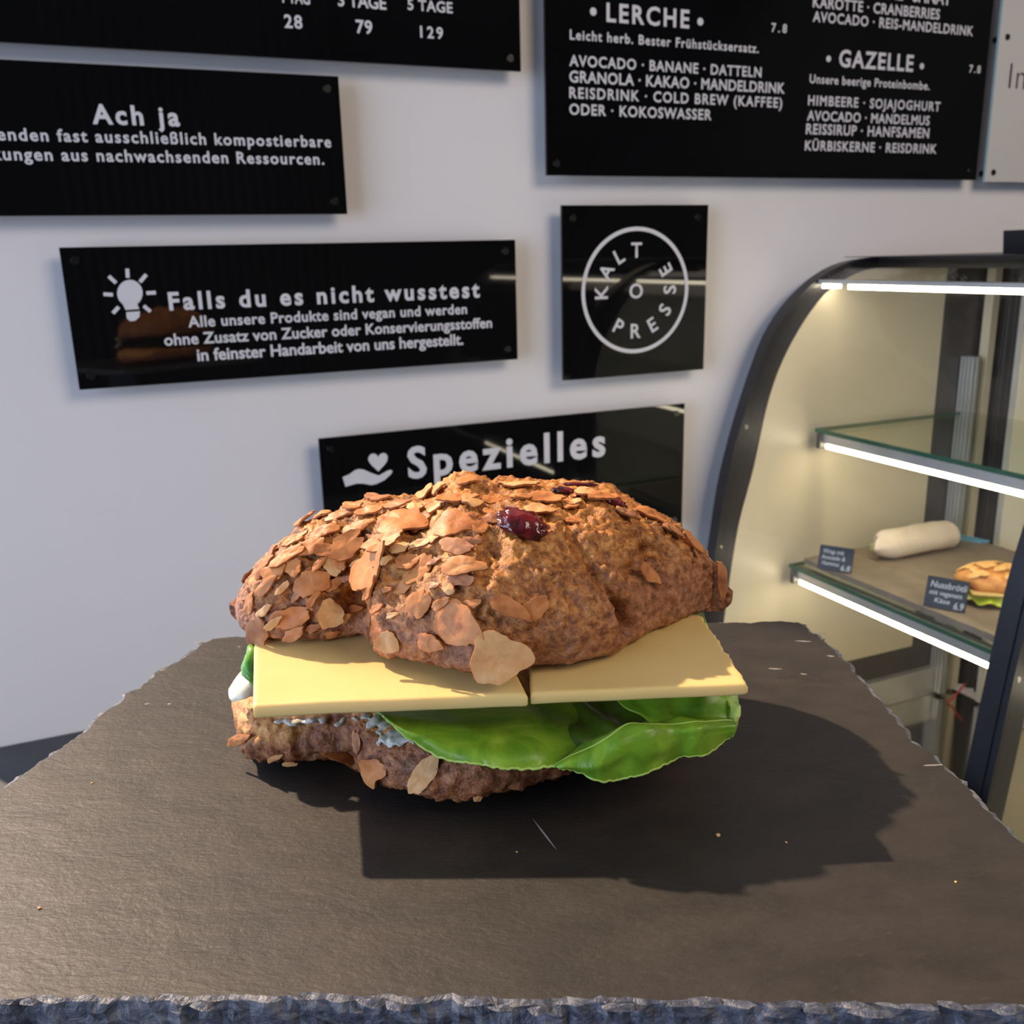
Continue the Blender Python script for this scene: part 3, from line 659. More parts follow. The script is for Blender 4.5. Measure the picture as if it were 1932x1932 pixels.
# cream spread smears
random.seed(3)
bm = bmesh.new()
for (x, y, r) in [(640, 1366, 9), (560, 1362, 13), (590, 1358, 12), (530, 1361, 9), (705, 1365, 14), (730, 1372, 13), (745, 1384, 14), (725, 1394, 12), (765, 1392, 13), (712, 1356, 12), (690, 1352, 12), (752, 1402, 12), (780, 1400, 8), (740, 1362, 9), (735, 1405, 9), (672, 1356, 8), (765, 1376, 10), (790, 1390, 7), (716, 1382, 9), (698, 1372, 8), (756, 1394, 13), (742, 1396, 12), (728, 1362, 11), (650, 1356, 7), (610, 1357, 11), (545, 1362, 10), (575, 1360, 11), (715, 1404, 7), (775, 1398, 8)]:
    h = bot_bvh.ray_cast(CAML, rayl((x, y)))
    if h[0] is None: continue
    s = (h[0]-CAML).length/FPX*r*0.95
    mm_ = Matrix.Translation(h[0]+h[1]*0.0002) @ Matrix.Rotation(random.uniform(0, 3), 4, 'Z') @ Matrix.Diagonal((s*random.uniform(1, 1.7), s*0.9, s*0.35, 1))
    r_ = bmesh.ops.create_icosphere(bm, subdivisions=3, radius=1, matrix=mm_)
    for v in r_['verts']: v.co += Vector((1, 1, 1))*0.0004*noise.noise(v.co*700)
o = put('cream_spread', bm, M['spread'], SW, True)
md = o.modifiers.new('merge', 'REMESH'); md.mode = 'VOXEL'; md.voxel_size = 0.00045; md.use_smooth_shade = True
md = o.modifiers.new('soften', 'SMOOTH'); md.iterations = 3

# crumbs on the slate
for i, (x, y, s, lab) in enumerate([(975, 1608, 5, 'tiny pale crumb just below the scratch on the slate'), (1355, 1577, 10, 'pale crumb in the sandwich shadow, right of the scratch'), (1483, 1590, 6, 'small crumb at the right rim of the sandwich shadow'), (75, 1714, 8, 'pale crumb near the lower left of the slate'), (174, 1478, 6, 'tiny crumb on the slate left of the sandwich'), (1803, 1665, 6, 'tiny crumb on the slate near the right edge')]):
    c = onZ((x, y), SLZ); r = s/17000
    bm = bmesh.new(); bmesh.ops.create_icosphere(bm, subdivisions=2, radius=r)
    for v in bm.verts: v.co *= 1+0.5*noise.noise(v.co*2500+Vector((i, 0, 0))); v.co.z *= 0.6
    o = put('crumb', bm, M['flake_pale'], None, True); o.location = (c.x, c.y, SLZ+r*0.5); tag(o, lab, 'crumb', 'crumbs on the slate')

# ------------------------------------------------------------------ wall boards with lettering
YB = -0.020
def wl(p): q = onY(p, YB); return q.x, q.z
FC = bpy.data.curves.new('f', 'FONT')
def text_mesh(s, bold, spacing):
    c = bpy.data.curves.new('t', 'FONT'); c.body = s; c.size = 1.0; c.space_character = spacing; c.offset = bold; c.resolution_u = 3
    o = bpy.data.objects.new('t', c); COL.objects.link(o); dg = bpy.context.evaluated_depsgraph_get(); dg.update()
    me = bpy.data.meshes.new_from_object(o.evaluated_get(dg)); COL.objects.unlink(o); bpy.data.objects.remove(o); bpy.data.curves.remove(c)
    return me
def ext(me):
    n = len(me.vertices); a = np.empty(n*3); me.vertices.foreach_get('co', a); a = a.reshape(-1, 3); return a
CAPH = ext(text_mesh('H', 0.0, 1.0))[:, 1].max()
def place_text(board, s, x0, x1, zb, cap, m='letter', bold=0.022, name='lettering', origin=(0, 0), maxsp=1.9, narrow=1.0):
    want = (x1-x0)/cap*CAPH/narrow
    w1 = ext(text_mesh(s, bold, 1.0)); w2 = ext(text_mesh(s, bold, 1.5))
    a = np.ptp(w1[:, 0]); b = np.ptp(w2[:, 0])
    sp = 1.0 if abs(b-a) < 1e-6 else 1 + 0.5*(want-a)/(b-a)
    sp = max(0.96, min(maxsp, sp)); me = text_mesh(s, bold, sp); v = ext(me)
    sx = (x1-x0)/np.ptp(v[:, 0]); sz = cap/CAPH; mn = v[:, 0].min()
    out = np.zeros_like(v); out[:, 0] = x0 - origin[0] + (v[:, 0]-mn)*sx; out[:, 2] = zb - origin[1] + v[:, 1]*sz; out[:, 1] = -0.00035
    me.vertices.foreach_set('co', out.ravel()); me.update()
    return put(name, me, M[m], board)
def line(board, s, pa, pb, capy, o, **kw):
    """pa: baseline start px, pb: baseline end px, capy: cap top y above pa"""
    x0, z0 = wl(pa); x1, z1 = wl(pb); _, zt = wl((pa[0], capy))
    return place_text(board, s, x0, x1, (z0+z1)/2, zt-z0, origin=o, **kw)
def board(name, x0, x1, z0, z1, label, cat='sign', screws=True, m='acrylic', th=0.004, scr=None):
    e = empty(name, (x0, YB, z0)); tag(e, label, cat, 'boards on the wall')
    bm = bx((0, 0, 0), (x1-x0, th, z1-z0), 0.0003); mt = [M[m]]
    if m == 'acrylic_white':
        mt = [M[m], M['acrylic_edge']]
        for f in bm.faces:
            if abs(f.normal.x) > 0.9: f.material_index = 1
    put('panel', bm, mt, e)
    for (sx, sz) in (scr or [(0.012, 0.012), (x1-x0-0.012, 0.012), (0.012, z1-z0-0.012), (x1-x0-0.012, z1-z0-0.012)]):
        bm = bmesh.new(); bmesh.ops.create_cone(bm, cap_ends=True, segments=20, radius1=0.0042, radius2=0.0036, depth=0.0012)
        bmesh.ops.create_cone(bm, cap_ends=True, segments=12, radius1=0.004, radius2=0.004, depth=abs(YB)-th, matrix=Matrix.Translation((0, 0, -(abs(YB)-th)/2-th-0.0004)))
        bmesh.ops.rotate(bm, verts=bm.verts, cent=(0, 0, 0), matrix=Matrix.Rotation(math.pi/2, 3, 'X'))
        s = put('screw', bm, M['screw'], e); s.location = (sx, -0.0006, sz)
    return e
def poly(board_, pts, m='letter', name='emblem', y=-0.00035):
    bm = bmesh.new(); vs = [bm.verts.new((p[0], y, p[1])) for p in pts]; f = bm.faces.new(vs)
    bmesh.ops.triangulate(bm, faces=[f]); return put(name, bm, M[m], board_)

# 1 price board, top left
xr, zb = wl((983, 135)); o_ = (-0.15, zb)
B = board('price_board', o_[0], xr, zb, zb+0.30, 'wide black board at top left with white prices 28, 79 and 129')
line(B, '28', (537, 52), (571, 54), 28, o_); line(B, '79', (672, 62), (703, 64), 38, o_); line(B, '129', (793, 70), (836, 74), 49, o_)
line(B, '1 TAG', (533, 5), (585, 8), -19, o_); line(B, '3 TAGE', (638, 12), (729, 17), -12, o_); line(B, '5 TAGE', (769, 18), (854, 25), -2, o_)
# 2 Ach ja
xr, zt = wl((639, 144)); _, zb = wl((655, 404)); cx = wl((257, 235))[0]
x0 = max(-0.155, cx-(xr-cx)*1.0); o_ = (x0, zb)
B = board('slogan_board', x0, wl((647, 275))[0], zb, zt, 'black board at left edge with white heading Ach ja and two text lines')
line(B, 'Ach ja', (175, 232), (340, 238), 197, o_, bold=0.03, maxsp=2.4)
def right_aligned(board_, full, sub, pa, pb, capy, o, **kw):
    x0, z0 = wl(pa); x1, z1 = wl(pb); r = np.ptp(ext(text_mesh(full, .022, 1.1))[:, 0])/np.ptp(ext(text_mesh(sub, .022, 1.1))[:, 0])
    _, zt = wl((pa[0], capy)); place_text(board_, full, x1-(x1-x0)*r, x1, (z0+z1)/2, zt-z0, origin=o, **kw)
right_aligned(B, 'Wir verwenden fast ausschließlich kompostierbare', 'enden fast ausschließlich kompostierbare', (-3, 264), (625, 278), 241, o_)
right_aligned(B, 'Verpackungen aus nachwachsenden Ressourcen.', 'ungen aus nachwachsenden Ressourcen.', (7, 301), (612, 311), 278, o_)
# 3 Falls du es nicht wusstest
x0, zt = wl((111, 467)); x1, _ = wl((972, 452)); zb = wl((147, 736))[1]; o_ = (x0, zb)
B = board('info_board', x0, x1, zb, zt, 'long black board with light bulb icon and heading Falls du es nicht wusstest')
line(B, 'Falls du es nicht wusstest', (320, 587), (905, 558), 555, o_, bold=0.03, maxsp=2.2)
line(B, 'Alle unsere Produkte sind vegan und werden', (356, 619), (881, 590), 599, o_)
line(B, 'ohne Zusatz von Zucker oder Konservierungsstoffen', (311, 655), (928, 615), 634, o_)
line(B, 'in feinster Handarbeit von uns hergestellt.', (373, 683), (874, 648), 661, o_)
pl = []
for k in range(28):
    a = math.radians(-55+290*k/27); q = wl((245+24*math.cos(a), 553-25*math.sin(a))); pl.append((q[0]-x0, q[1]-zb))
for q in ((236, 586), (264, 584)): pass
pl = pl[:] + [(wl((237, 585))[0]-x0, wl((237, 585))[1]-zb), (wl((263, 583))[0]-x0, wl((263, 583))[1]-zb)]
poly(B, pl, name='light_bulb_icon')
poly(B, [(wl(p)[0]-x0, wl(p)[1]-zb) for p in ((238, 589), (264, 587), (263, 598), (255, 605), (245, 606), (239, 600))], name='light_bulb_icon')
for (a, b) in (((240, 507), (241, 524)), ((205, 521), (219, 534)), ((195, 555), (213, 556)), ((213, 591), (224, 579)), ((276, 518), (264, 532)), ((294, 552), (276, 553)), ((284, 588), (271, 577))):
    A, C = Vector(wl(a)), Vector(wl(b)); d = (C-A).normalized(); n = Vector((-d.y, d.x))*0.0017; O = Vector((x0, zb))
    poly(B, [A+n-O, A-n-O, C-n-O, C+n-O], name='light_ray')
# 4 Kalt Presse
x0, zt = wl((1060, 387)); x1 = wl((1332, 540))[0]; zb = wl((1067, 718))[1]; o_ = (x0, zb)
B = board('logo_board', x0, x1, zb, zt, 'square black board with KALT PRESSE letters inside a white ring', scr=[(0.014, zt-zb-0.014), (x1-x0-0.014, zt-zb-0.014)])
cx, czz = wl((1200, 549)); cx -= x0; czz -= zb; R_ = (wl((1301, 549))[0]-wl((1100, 549))[0])/2
bm = bmesh.new(); N = 96; A = [bm.verts.new((cx+R_*math.cos(2*math.pi*k/N), -0.00035, czz+R_*math.sin(2*math.pi*k/N))) for k in range(N)]; C = [bm.verts.new((cx+R_*0.937*math.cos(2*math.pi*k/N), -0.00035, czz+R_*0.937*math.sin(2*math.pi*k/N))) for k in range(N)]
for k in range(N): bm.faces.new((A[k], A[(k+1) % N], C[(k+1) % N], C[k]))
put('ring', bm, M['letter'], B)
for (ch, a, out) in (('K', 180, 1), ('A', 150, 1), ('L', 120, 1), ('T', 90, 1), ('P', -120, 0), ('R', -90, 0), ('E', -60, 0), ('S', -30, 0), ('S', 0, 0), ('E', 30, 0), ('O', None, 0)):
    me = text_mesh(ch, 0.016, 1.0); v = ext(me); v = v - np.array([(v[:, 0].min()+v[:, 0].max())/2, (v[:, 1].min()+v[:, 1].max())/2, 0]); v *= 0.225*R_/CAPH
    if a is None: an = 0; r = 0; pr = 0; v[:, :2] *= 1.0
    else: pr = math.radians(a); r = 0.64*R_; an = pr-math.pi/2 if out else pr+math.pi/2
    c_, s_ = math.cos(an), math.sin(an); w3 = np.zeros_like(v); w3[:, 0] = cx + r*math.cos(pr) + v[:, 0]*c_ - v[:, 1]*s_; w3[:, 2] = czz + r*math.sin(pr) + v[:, 0]*s_ + v[:, 1]*c_; w3[:, 1] = -0.00035
    me.vertices.foreach_set('co', w3.ravel()); put('letter', me, M['letter'], B)
# 5 Spezielles
x0, zt = wl((601, 828)); x1 = wl((1291, 800))[0]; o_ = (x0, zt-0.16)
B = board('specials_board', x0, x1, zt-0.16, zt, 'black board behind the bun with hand and heart icon and word Spezielles')
line(B, 'Spezielles', (770, 897), (1142, 863), 841, o_, bold=0.03, maxsp=1.6)
def W5(pts): return [(wl(p)[0]-o_[0], wl(p)[1]-o_[1]) for p in pts]
hz = lambda x, y: (620+x/10.73, 820+y/10.73)
poly(B, W5([hz(*p) for p in ((280, 860), (340, 1055), (560, 990), (700, 990), (860, 1020), (960, 1000), (1130, 920), (1260, 800), (1290, 750), (1265, 710), (1200, 725), (1060, 800), (1020, 830), (900, 790), (780, 740), (700, 705), (600, 695), (520, 725), (420, 800))]), name='hand_icon')
poly(B, W5([hz(*p) for p in ((1005, 745), (860, 610), (805, 530), (800, 470), (840, 400), (910, 380), (970, 405), (1000, 450), (1040, 395), (1100, 370), (1160, 385), (1195, 440), (1185, 530), (1130, 610))]), name='heart_icon')
# 6 smoothie menu
x0, zb = wl((1032, 331)); x1, _ = wl((1840, 341)); x1b = wl((1876, 0))[0]; x1 = (x1+x1b)/2; o_ = (x0, zb)
B = board('menu_board', x0, x1, zb, zb+0.34, 'large black drinks menu board at top right listing LERCHE and GAZELLE')
line(B, 'LERCHE', (1144, 41), (1300, 52), 7, o_, bold=0.025)
def dot(p, r):
    q = wl(p); poly(B, [(q[0]-o_[0]+r*math.cos(k*math.pi/8), q[1]-o_[1]+r*math.sin(k*math.pi/8)) for k in range(16)], name='bullet')
dot((1119, 22), 0.0040); dot((1321, 41), 0.0040)
line(B, '7.8', (1455, 59), (1484, 63), 43, o_)
line(B, 'Leicht herb. Bester Frühstücksersatz.', (1075, 74), (1431, 100), 56, o_)
line(B, 'AVOCADO · BANANE · DATTELN', (1074, 125), (1436, 145), 105, o_)
line(B, 'GRANOLA · KAKAO · MANDELDRINK', (1074, 155), (1480, 176), 134, o_)
line(B, 'REISDRINK · COLD BREW (KAFFEE)', (1074, 185), (1475, 203), 165, o_)
line(B, 'ODER · KOKOSWASSER', (1074, 216), (1342, 226), 196, o_)
line(B, 'BANANE · SPINAT', (1612, -8), (1793, 9), -35, o_)
line(B, 'KAROTTE · CRANBERRIES', (1533, 13), (1772, 37), -7, o_)
line(B, 'AVOCADO · REIS-MANDELDRINK', (1533, 40), (1835, 68), 21, o_)
line(B, 'GAZELLE', (1582, 126), (1722, 134), 95, o_, bold=0.025)
dot((1563, 111), 0.0036); dot((1739, 125), 0.0036)
line(B, '7.8', (1828, 135), (1849, 140), 121, o_)
line(B, 'Unsere beerige Proteinbombe.', (1527, 156), (1753, 170), 140, o_)
line(B, 'HIMBEERE · SOJAJOGHURT', (1524, 199), (1773, 209), 181, o_)
line(B, 'AVOCADO · MANDELMUS', (1522, 228), (1753, 235), 210, o_)
line(B, 'REISSIRUP · HANFSAMEN', (1520, 253), (1752, 260), 234, o_)
line(B, 'KÜRBISKERNE · REISDRINK', (1518, 283), (1766, 290), 265, o_)
# 7 white board
x0, zb = wl((1861, 343)); x0 = (x0 + wl((1884, 60))[0])/2; o_ = (x0, zb)
B = board('white_info_board', x0, x0+0.36, zb, zb+0.345, 'white acrylic board at top right edge with thin black letters In', m='acrylic_white', scr=[(0.014, 0.012), (0.014, wl((1902, 70))[1]-zb)])
line(B, 'In', (1902, 167), (1932, 169), 118, o_, m='letter_black', bold=-0.012)

# ------------------------------------------------------------------ display case
CY2 = -1.12
CY0, CY1 = -0.035, -0.475       # far end, near end
CASE = empty('display_case', (0.9, -0.25, 0)); tag(CASE, 'curved glass refrigerated display case with black frame and lit shelves', 'display case')
OFF = Vector((-0.9, 0.25, 0))
def cp(name, bm, m, parent=CASE, smooth=False):
    if isinstance(bm, bmesh.types.BMesh): bmesh.ops.translate(bm, vec=OFF if parent is CASE else (0, 0, 0), verts=bm.verts)
    return put(name, bm, m, parent, smooth)
outer = [(0.672, 0.90), (0.682, 0.985), (0.697, 1.102), (0.708, 1.173), (0.728, 1.246), (0.748, 1.303), (0.768, 1.348), (0.794, 1.381), (0.828, 1.409), (0.868, 1.428), (0.914, 1.436), (0.984, 1.438), (1.15, 1.438)]
inner = [(0.700, 0.90), (0.711, 0.985), (0.7255, 1.098), (0.747, 1.180), (0.765, 1.264), (0.788, 1.321), (0.825, 1.374), (0.860, 1.403), (0.915, 1.4225), (1.0, 1.424), (1.15, 1.424)]
def res(pts, n):
    P2 = [Vector(p) for p in pts]; L = [0]
    for a, b in zip(P2, P2[1:]): L.append(L[-1]+(b-a).length)
    o = []
    for k in range(n):
        s = L[-1]*k/(n-1); i = max(j for j in range(len(L)) if L[j] <= s+1e-9); i = min(i, len(P2)-2)
        p0, p1, p2, p3 = P2[max(i-1, 0)], P2[i], P2[i+1], P2[min(i+2, len(P2)-1)]; t_ = (s-L[i])/(L[i+1]-L[i])
        o.append(0.5*((2*p1)+(-p0+p2)*t_+(2*p0-5*p1+4*p2-p3)*t_*t_+(-p0+3*p1-3*p2+p3)*t_**3))
    return o
def band(A, Bp, y0, y1):
    bm = bmesh.new(); n = len(A)
    q = [[bm.verts.new((p[0], y, p[1])) for p in L] for L in (A, Bp) for y in (y0, y1)]
    for i in range(n-1):
        bm.faces.new((q[0][i], q[0][i+1], q[1][i+1], q[1][i])); bm.faces.new((q[2][i], q[3][i], q[3][i+1], q[2][i+1]))
        bm.faces.new((q[0][i], q[2][i], q[2][i+1], q[0][i+1])); bm.faces.new((q[1][i], q[1][i+1], q[3][i+1], q[3][i]))
    bm.faces.new((q[0][0], q[1][0], q[3][0], q[2][0])); bm.faces.new((q[0][-1], q[2][-1], q[3][-1], q[1][-1]))
    bmesh.ops.recalc_face_normals(bm, faces=bm.faces); return bm
Ao, Ai = res(outer, 60), res(inner, 60)
cp('end_frame', band(Ao, Ai, CY0+0.012, CY0-0.006), M['case_black'])
cp('end_frame', band(Ao, Ai, CY1+0.022, CY1+0.003), M['case_black'])
Ai2 = [a.lerp(b, 0.62) for a, b in zip(Ao, Ai)]
Ao2 = [a.lerp(b, 0.18) for a, b in zip(Ao, Ai)]
cp('end_frame', band(Ao, Ai, CY2+0.022, CY2+0.003), M['case_black'])
cp('frame_seal', band([a.lerp(b, 0.05) for a, b in zip(Ao, Ai)], [a.lerp(b, 0.95) for a, b in zip(Ao, Ai)], CY1+0.003, CY1-0.004), M['case_black'])
# curved front glass, 5 mm
cp('front_glass', band([a.lerp(b, 0.20) for a, b in zip(Ao, Ai)], [a.lerp(b, 0.36) for a, b in zip(Ao, Ai)], CY0-0.0065, CY1+0.0225), M['glass'], smooth=False)
cp('front_glass', band([a.lerp(b, 0.20) for a, b in zip(Ao, Ai)], [a.lerp(b, 0.36) for a, b in zip(Ao, Ai)], CY1-0.0045, CY2+0.0225), M['glass'], smooth=False)
bm = prism([(p.x, p.y) for p in Ai]+[(1.15, 0.90)], CY2-0.001, 1, CY2+0.002); cp('end_glass', bm, M['glass'])
# far end panel, cream
XB = 1.13; XP = 1.052
bm = prism([(p.x+0.001, p.y) for p in Ai if p.x < XP]+[(XP, 1.424), (XP, 0.876), (0.70, 0.876)], CY0-0.001, 1, CY0-0.006); cp('end_panel', bm, M['case_panel'])
cp('kick_band', bx((0.70, CY0-0.001, 0.838), (XB, CY0-0.006, 0.876)), M['case_grey'])
cp('deck', bx((0.69, CY0-0.001, 0.78), (XB, CY2, 0.795)), M['steel'])
cp('tray_rim', bx((0.705, CY0-0.006, 0.795), (XB, CY0-0.018, 0.838), 0.001), M['alu'])
cp('base_cabinet', bx((0.665, CY0+0.012, 0.0), (1.16, CY2-0.004, 0.779)), M['case_base'])
bm = bmesh.new(); box(bm, (0.662, CY2+0.0, 0.779), (0.700, CY0+0.012, 0.899)); box(bm, (0.70, CY2-0.004, 0.779), (1.16, CY2+0.012, 0.899)); cp('base_rim', bm, M['case_base'])
cp('top_panel', bx((0.93, CY0-0.006, 1.424), (1.15, CY2+0.003, 1.4375)), M['case_black'])
cp('top_trim', bx((0.89, CY0+0.012, 1.4378), (1.17, CY1-0.004, 1.4386)), M['case_black'])
o = cp('light_strip', bx((0.838, CY0-0.010, 1.4020), (0.850, CY0-0.030, 1.407)), M['led'])
o = cp('light_strip', bx((0.838, CY0-0.055, 1.4015), (0.850, CY1+0.03, 1.407)), M['led'])
o = cp('light_strip', bx((0.838, CY1-0.02, 1.4015), (0.850, CY2+0.03, 1.407)), M['led'])
cp('light_housing', bx((0.834, CY0-0.007, 1.4072), (0.856, CY2+0.024, 1.412)), M['alu'])
# shelves
def shelf(xf, z, y0, yn, xb=1.095):
    e = empty('shelf', (0, 0, 0)); e.parent = CASE; e.location = OFF
    e2 = None
    g = put('glass_sheet', bx((xf+0.001, y0, z), (xb, yn, z+0.006)), M['shelf_glass'], e)
    bm = bmesh.new(); box(bm, (xf, yn, z+0.0004), (xf+0.0012, y0, z+0.0056)); box(bm, (xf, y0, z+0.0004), (xb, y0+0.001, z+0.0056)); put('glass_edge', bm, M['glass_edge'], e)
    ch = put('light_channel', bx((xf+0.006, y0-0.008, z-0.013), (xf+0.024, yn, z-0.0005)), M['alu'], e)
    put('light_strip', bx((xf+0.006, y0-0.014, z-0.0190), (xf+0.018, yn+0.002, z-0.0135)), M['led'], e)
    put('end_cap', bx((xf+0.002, y0-0.008, z-0.020), (xf+0.02, y0-0.0005, z-0.0005)), M['case_grey'], e)
    return e
for (a_, b_) in ((-0.052, CY1+0.03), (CY1-0.02, CY2+0.03)): shelf(0.835, 1.220, a_, b_); shelf(0.805, 1.040, a_, b_)
# back corner: aluminium rail, dark seals, cream stile, sliding door
cp('corner_stile', bx((1.118, -0.048, 0.80), (1.130, -0.062, 1.42)), M['case_panel'])
bm = bmesh.new()
for k in range(4): box(bm, (1.090, -0.043-k*0.006, 0.80), (1.104-0.002*(k % 2), -0.0475-k*0.006, 1.302))
box(bm, (1.096, -0.043, 0.80), (1.1, -0.066, 1.301)); cp('shelf_rail', bm, M['alu'])
cp('back_seal', bx((XP, -0.0415, 0.80), (XB, -0.036, 1.42)), M['case_grey'])
DR = empty('sliding_door'); DR.parent = CASE; DR.location = OFF
put('door_panel', bx((1.121, -0.112, 0.80), (1.127, CY2+0.01, 1.385)), M['case_panel'], DR)
put('door_edge', bx((1.119, -0.104, 0.80), (1.129, -0.112, 1.385)), M['alu'], DR)
put('door_glass', bx((1.135, -0.045, 0.80), (1.139, -0.115, 1.42)), M['glass'], DR)
# added dark pleated sheet standing in for the dark room behind the rails
def FB(u, v):
    y = CY0-0.004 - u*0.095; return Vector((1.146 + 0.004*math.sin(u*38), y, 0.80+0.62*v))
cp('rear_dark_sheet', grid_mesh(FB, 80, 2), M['slat'], smooth=True)
# slate tray and goods
def rough_slab(name, x0, x1, y0, y1, z0, z1, m):
    pts = []; n = 70
    cs = [(x0, y0), (x1, y0), (x1, y1), (x0, y1)]
    for i in range(4):
        a, b = Vector(cs[i]), Vector(cs[(i+1) % 4]); k_ = int((b-a).length/0.004)
        for k in range(k_):
            p = a.lerp(b, k/k_); d = (b-a).normalized(); pts.append(p + Vector((d.y, -d.x))*0.002*noise.noise(Vector((p.x*220, p.y*220, 2))))
    return prism(pts, z1, 2, z0)
TZ = 1.0538
o = put('slate_tray', rough_slab('t', 0.822, 1.085, CY1+0.04, -0.060, 1.0462, TZ, None), M['tray_slate'])
tag(o, 'slate slab under the wrap and chalk signs on the lower glass shelf', 'tray')
# wrap: rolled tortilla
a = onZ((1652, 1062), TZ); b = onZ((1800, 1024), TZ)
A = Vector((a.x, a.y, TZ)); Bq = Vector((b.x, b.y, TZ)); A = onZ((1655, 1060), TZ); Bq = onZ((1806, 1031), TZ); A += Vector((0.004, 0.008, 0)); Bq += Vector((-0.002, 0.006, 0))
Rr = 0.0200; dW = (Bq-A); LW = dW.length; ang = math.atan2(dW.y, dW.x)
root = empty('wrap', A, ang); tag(root, 'rolled pale tortilla wrap lying on the slate behind the price sign', 'wrap')
def FW(u, v):
    x = LW*u; a_ = 2*math.pi*v; e = min(1, (min(u, 1-u)/0.10+0.02))**0.35 if u > 0.5 else min(1, (u/0.16+0.02))**0.42
    r = Rr*(0.35+0.65*e)*(1+0.05*math.sin(a_*2+1)) ; q = Vector((x + 0.012*(1-e)*math.cos(a_)*1.3, r*math.cos(a_), Rr*0.94 + r*0.94*math.sin(a_)))
    q.y *= 1.08; q.z = max(0.0004, q.z + 0.0012*noise.noise(q*60) + 0.0012*math.sin(9*u+2*a_)*(1-u)); return q
bm = grid_mesh(FW, 60, 40, True); put('tortilla', bm, M['tortilla'], root, True)
def FS(u, v):
    a_ = u*2*math.pi*1.15 + 0.9; r = Rr*(1.01+0.10*u*0.6); x = -0.002 + v*LW*0.35
    return Vector((x, r*math.cos(a_)*1.08, Rr*0.96+r*0.94*math.sin(a_)))
bm = bmesh.new(); random.seed(8)
for k in range(26):
    r_ = random.uniform(0, Rr*0.38); t_ = random.uniform(0, 6.28); m4 = Matrix.Translation((random.uniform(-.006, 0.002), r_*math.cos(t_), Rr*0.8+r_*math.sin(t_)))
    bmesh.ops.create_icosphere(bm, subdivisions=2, radius=random.uniform(.002, .0045), matrix=m4)
o = put('filling', bm, simple('wrap_filling', (0.30, 0.30, 0.12), (0.50, 0.44, 0.24), 200), root, True)
# chalk signs
def chalk_sign(px_bl, px_br, hgt, lines, label):
    P0 = onZ(px_bl, TZ); P1 = onZ(px_br, TZ); d = (P1-P0); wd = d.length
    e = empty('price_sign', P0, math.atan2(d.y, d.x)); tag(e, label, 'price sign', 'chalk price signs in the case')
    an = -0.30
    bm = bx((0, -0.0015, 0), (wd, 0.0005, hgt), 0.0003); bmesh.ops.rotate(bm, verts=bm.verts, cent=(0, 0, 0), matrix=Matrix.Rotation(an, 3, 'X')); bmesh.ops.translate(bm, verts=bm.verts, vec=(0, 0, 0.0006)); put('board', bm, M['chalkboard'], e)
    bm = bx((wd*0.1, 0.0, 0.0), (wd*0.9, hgt*0.42, 0.0016)); put('stand', bm, M['chalkboard'], e)
    for (s, u0, u1, v0, h) in lines:
        me = text_mesh(s, 0.012, 1.0); v = ext(me); sx = wd*(u1-u0)/np.ptp(v[:, 0]); sh = 0.22
        o2 = np.zeros_like(v); o2[:, 0] = wd*u0 + (v[:, 0]-v[:, 0].min())*sx + v[:, 1]*sh*sx*0.6; zz = hgt*v0 + v[:, 1]*hgt*h/CAPH
        yy = np.full(len(v), -0.0019); o2[:, 1] = yy*math.cos(an) - zz*math.sin(an); o2[:, 2] = yy*math.sin(an) + zz*math.cos(an) + 0.0006
        me.vertices.foreach_set('co', o2.ravel()); put('chalk_writing', me, M['chalk'], e)
chalk_sign((1542, 1073), (1606, 1083), 0.031, [('Wrap mit', .1, .72, .68, .18), ('Avocado &', .08, .78, .44, .17), ('Hummus', .12, .62, .20, .16), ('6.8', .68, .95, .06, .22)], 'small chalk price sign for the wrap, at the far end of the tray')
chalk_sign((1742, 1143), (1820, 1158), 0.035, [('Nussbrötli', .1, .96, .66, .20), ('mit veganem', .1, .88, .42, .15), ('Käse', .25, .62, .18, .15), ('6.9', .72, .95, .06, .22)], 'chalk price sign reading Nussbrötli mit veganem Käse 6.9 beside the small bun')
# small bun sandwich in the case
P0 = onZ((1872, 1140), TZ); P0 = P0 + Vector((0.012, 0.010, 0)); root = empty('case_bun_sandwich', P0, YAW-math.pi/2-0.25)
tag(root, 'small orange almond bun sandwich with lettuce inside the display case', 'sandwich')
def ell(cx, cy, cz_, rx, ry, rz, amp, sc, sd, n1=40, n2=48, fl=None):
    def F(u, v):
        th = math.pi*u; ph = 2*math.pi*v; q = Vector((-math.cos(th)*rx, math.sin(th)*math.cos(ph)*ry, math.sin(th)*math.sin(ph)*rz))
        q *= 1+amp*noise.noise(q*sc+Vector((sd, 0, 0)))
        if fl is not None: q.z = max(q.z, fl)
        return q+Vector((cx, cy, cz_))
    bm = grid_mesh(F, n1, n2, True); bmesh.ops.remove_doubles(bm, verts=bm.verts, dist=1e-5); bmesh.ops.recalc_face_normals(bm, faces=bm.faces); return bm
cbm = simple('case_bun_crust', (0.50, 0.17, 0.030), (0.72, 0.33, 0.08), 120, 0.5, 0.5)
tb = put('bun_top', ell(0.002, 0, 0.022, 0.043, 0.032, 0.020, 0.10, 60, 1, fl=-0.003), cbm, root, True)
put('bun_bottom', ell(0.002, 0, 0.006, 0.040, 0.030, 0.0062, 0.06, 70, 4), cbm, root, True)
bm = bx((-0.030, -0.036, 0.0160), (0.034, 0.030, 0.0185), 0.0008); put('cheese_slice', bm, M['cheese'], root)
def FL2(u, v):
    a_ = 2*math.pi*u; r = 0.022+0.019*v + 0.0025*math.sin(a_*9)*v; return Vector((r*math.cos(a_)*1.12, r*math.sin(a_)*0.92, 0.0135-0.007*v*v+0.0022*math.sin(a_*13)*v))
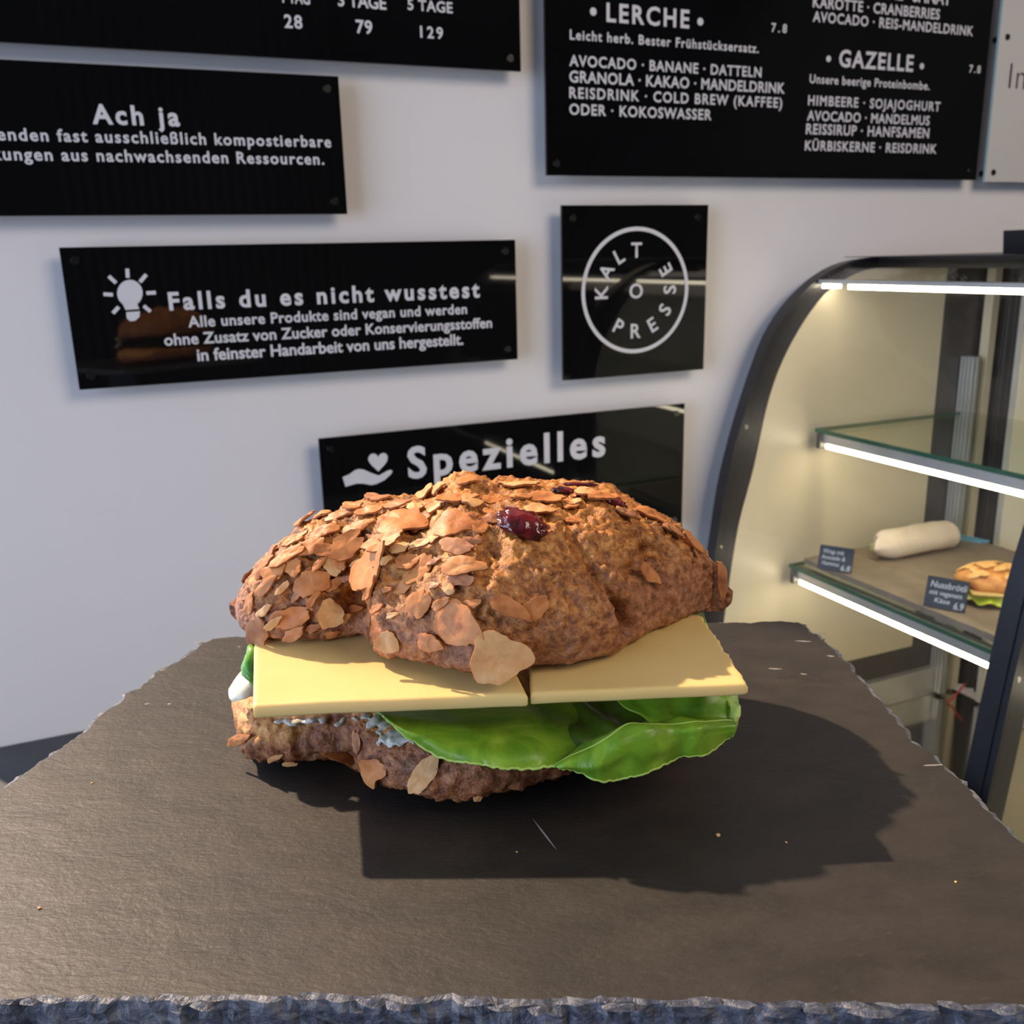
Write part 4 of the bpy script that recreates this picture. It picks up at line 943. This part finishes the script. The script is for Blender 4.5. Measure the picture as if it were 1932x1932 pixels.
put('lettuce_leaf', grid_mesh(FL2, 120, 10), leaf_mat('case_lettuce', (0.40, 0.55, 0.03), (0.60, 0.70, 0.06), (0.70, 0.76, 0.2)), root, True)
random.seed(11)
fm = ell(0, 0, 0, 0.0075, 0.0048, 0.0013, 0.1, 200, 2, 10, 12); fme = bpy.data.meshes.new('almond_flake'); fm.to_mesh(fme); fm.free(); fme.materials.append(simple('case_flake', (0.70, 0.36, 0.10), (0.80, 0.48, 0.17), 90)); fme.polygons.foreach_set('use_smooth', [True]*len(fme.polygons))
for k in range(34):
    th = random.uniform(0.15, 1.35); ph = random.uniform(0, 6.28); n = Vector((math.sin(th)*math.cos(ph)/0.043, math.sin(th)*math.sin(ph)/0.032, math.cos(th)/0.020)).normalized()
    p = Vector((0.002+0.0455*math.sin(th)*math.cos(ph), 0.034*math.sin(th)*math.sin(ph), 0.022+0.0216*math.cos(th)))
    o = bpy.data.objects.new('almond_flake', fme); COL.objects.link(o); o.parent = tb; o.location = p; q = n.to_track_quat('Z', 'Y'); q = q @ Matrix.Rotation(random.uniform(0, 6.28), 3, 'Z').to_quaternion(); o.rotation_euler = q.to_euler()
# blue paper, red cable tie
a = onZ((1815, 1018), TZ+0.001); bm = prism([(0, 0), (0.030, -0.004), (0.044, -0.052), (0.030, -0.050)], 0.003, 2, 0.0); o = put('paper_napkin', bm, M['blue']); o.location = (1.045, -0.070, TZ+0.0002)
tag(o, 'folded light blue paper at the back edge of the slate tray', 'napkin')
a = onX((1802, 1258), 1.06); b = onX((1824, 1236), 1.075)
zf = 0.7952; c0 = onZ((1800, 1262), 0.80)
root_t = put('cable_tie', tube([(0, 0, 0.0014), (0.008, -0.002, 0.006), (0.018, -0.005, 0.020), (0.026, -0.007, 0.030)], 0.0014, 8), M['red'], None, True); root_t.location = (1.085, -0.085, zf)
tag(root_t, 'small red cable tie in the back corner of the case floor', 'cable tie')
# black block on top of the case
P = onY((1899, 478), -0.28); bm = bx((0, 0, 0), (0.15, 0.11, 0.026), 0.001)
for v in bm.verts:
    if v.co.z > 0.02: v.co.x -= 0.003 if v.co.x < 0.1 else 0
o = put('black_box', bm, M['case_black']); o.location = (0.972, -0.30, 1.4388)
tag(o, 'black box standing on top of the display case at right edge', 'box')
BB = o
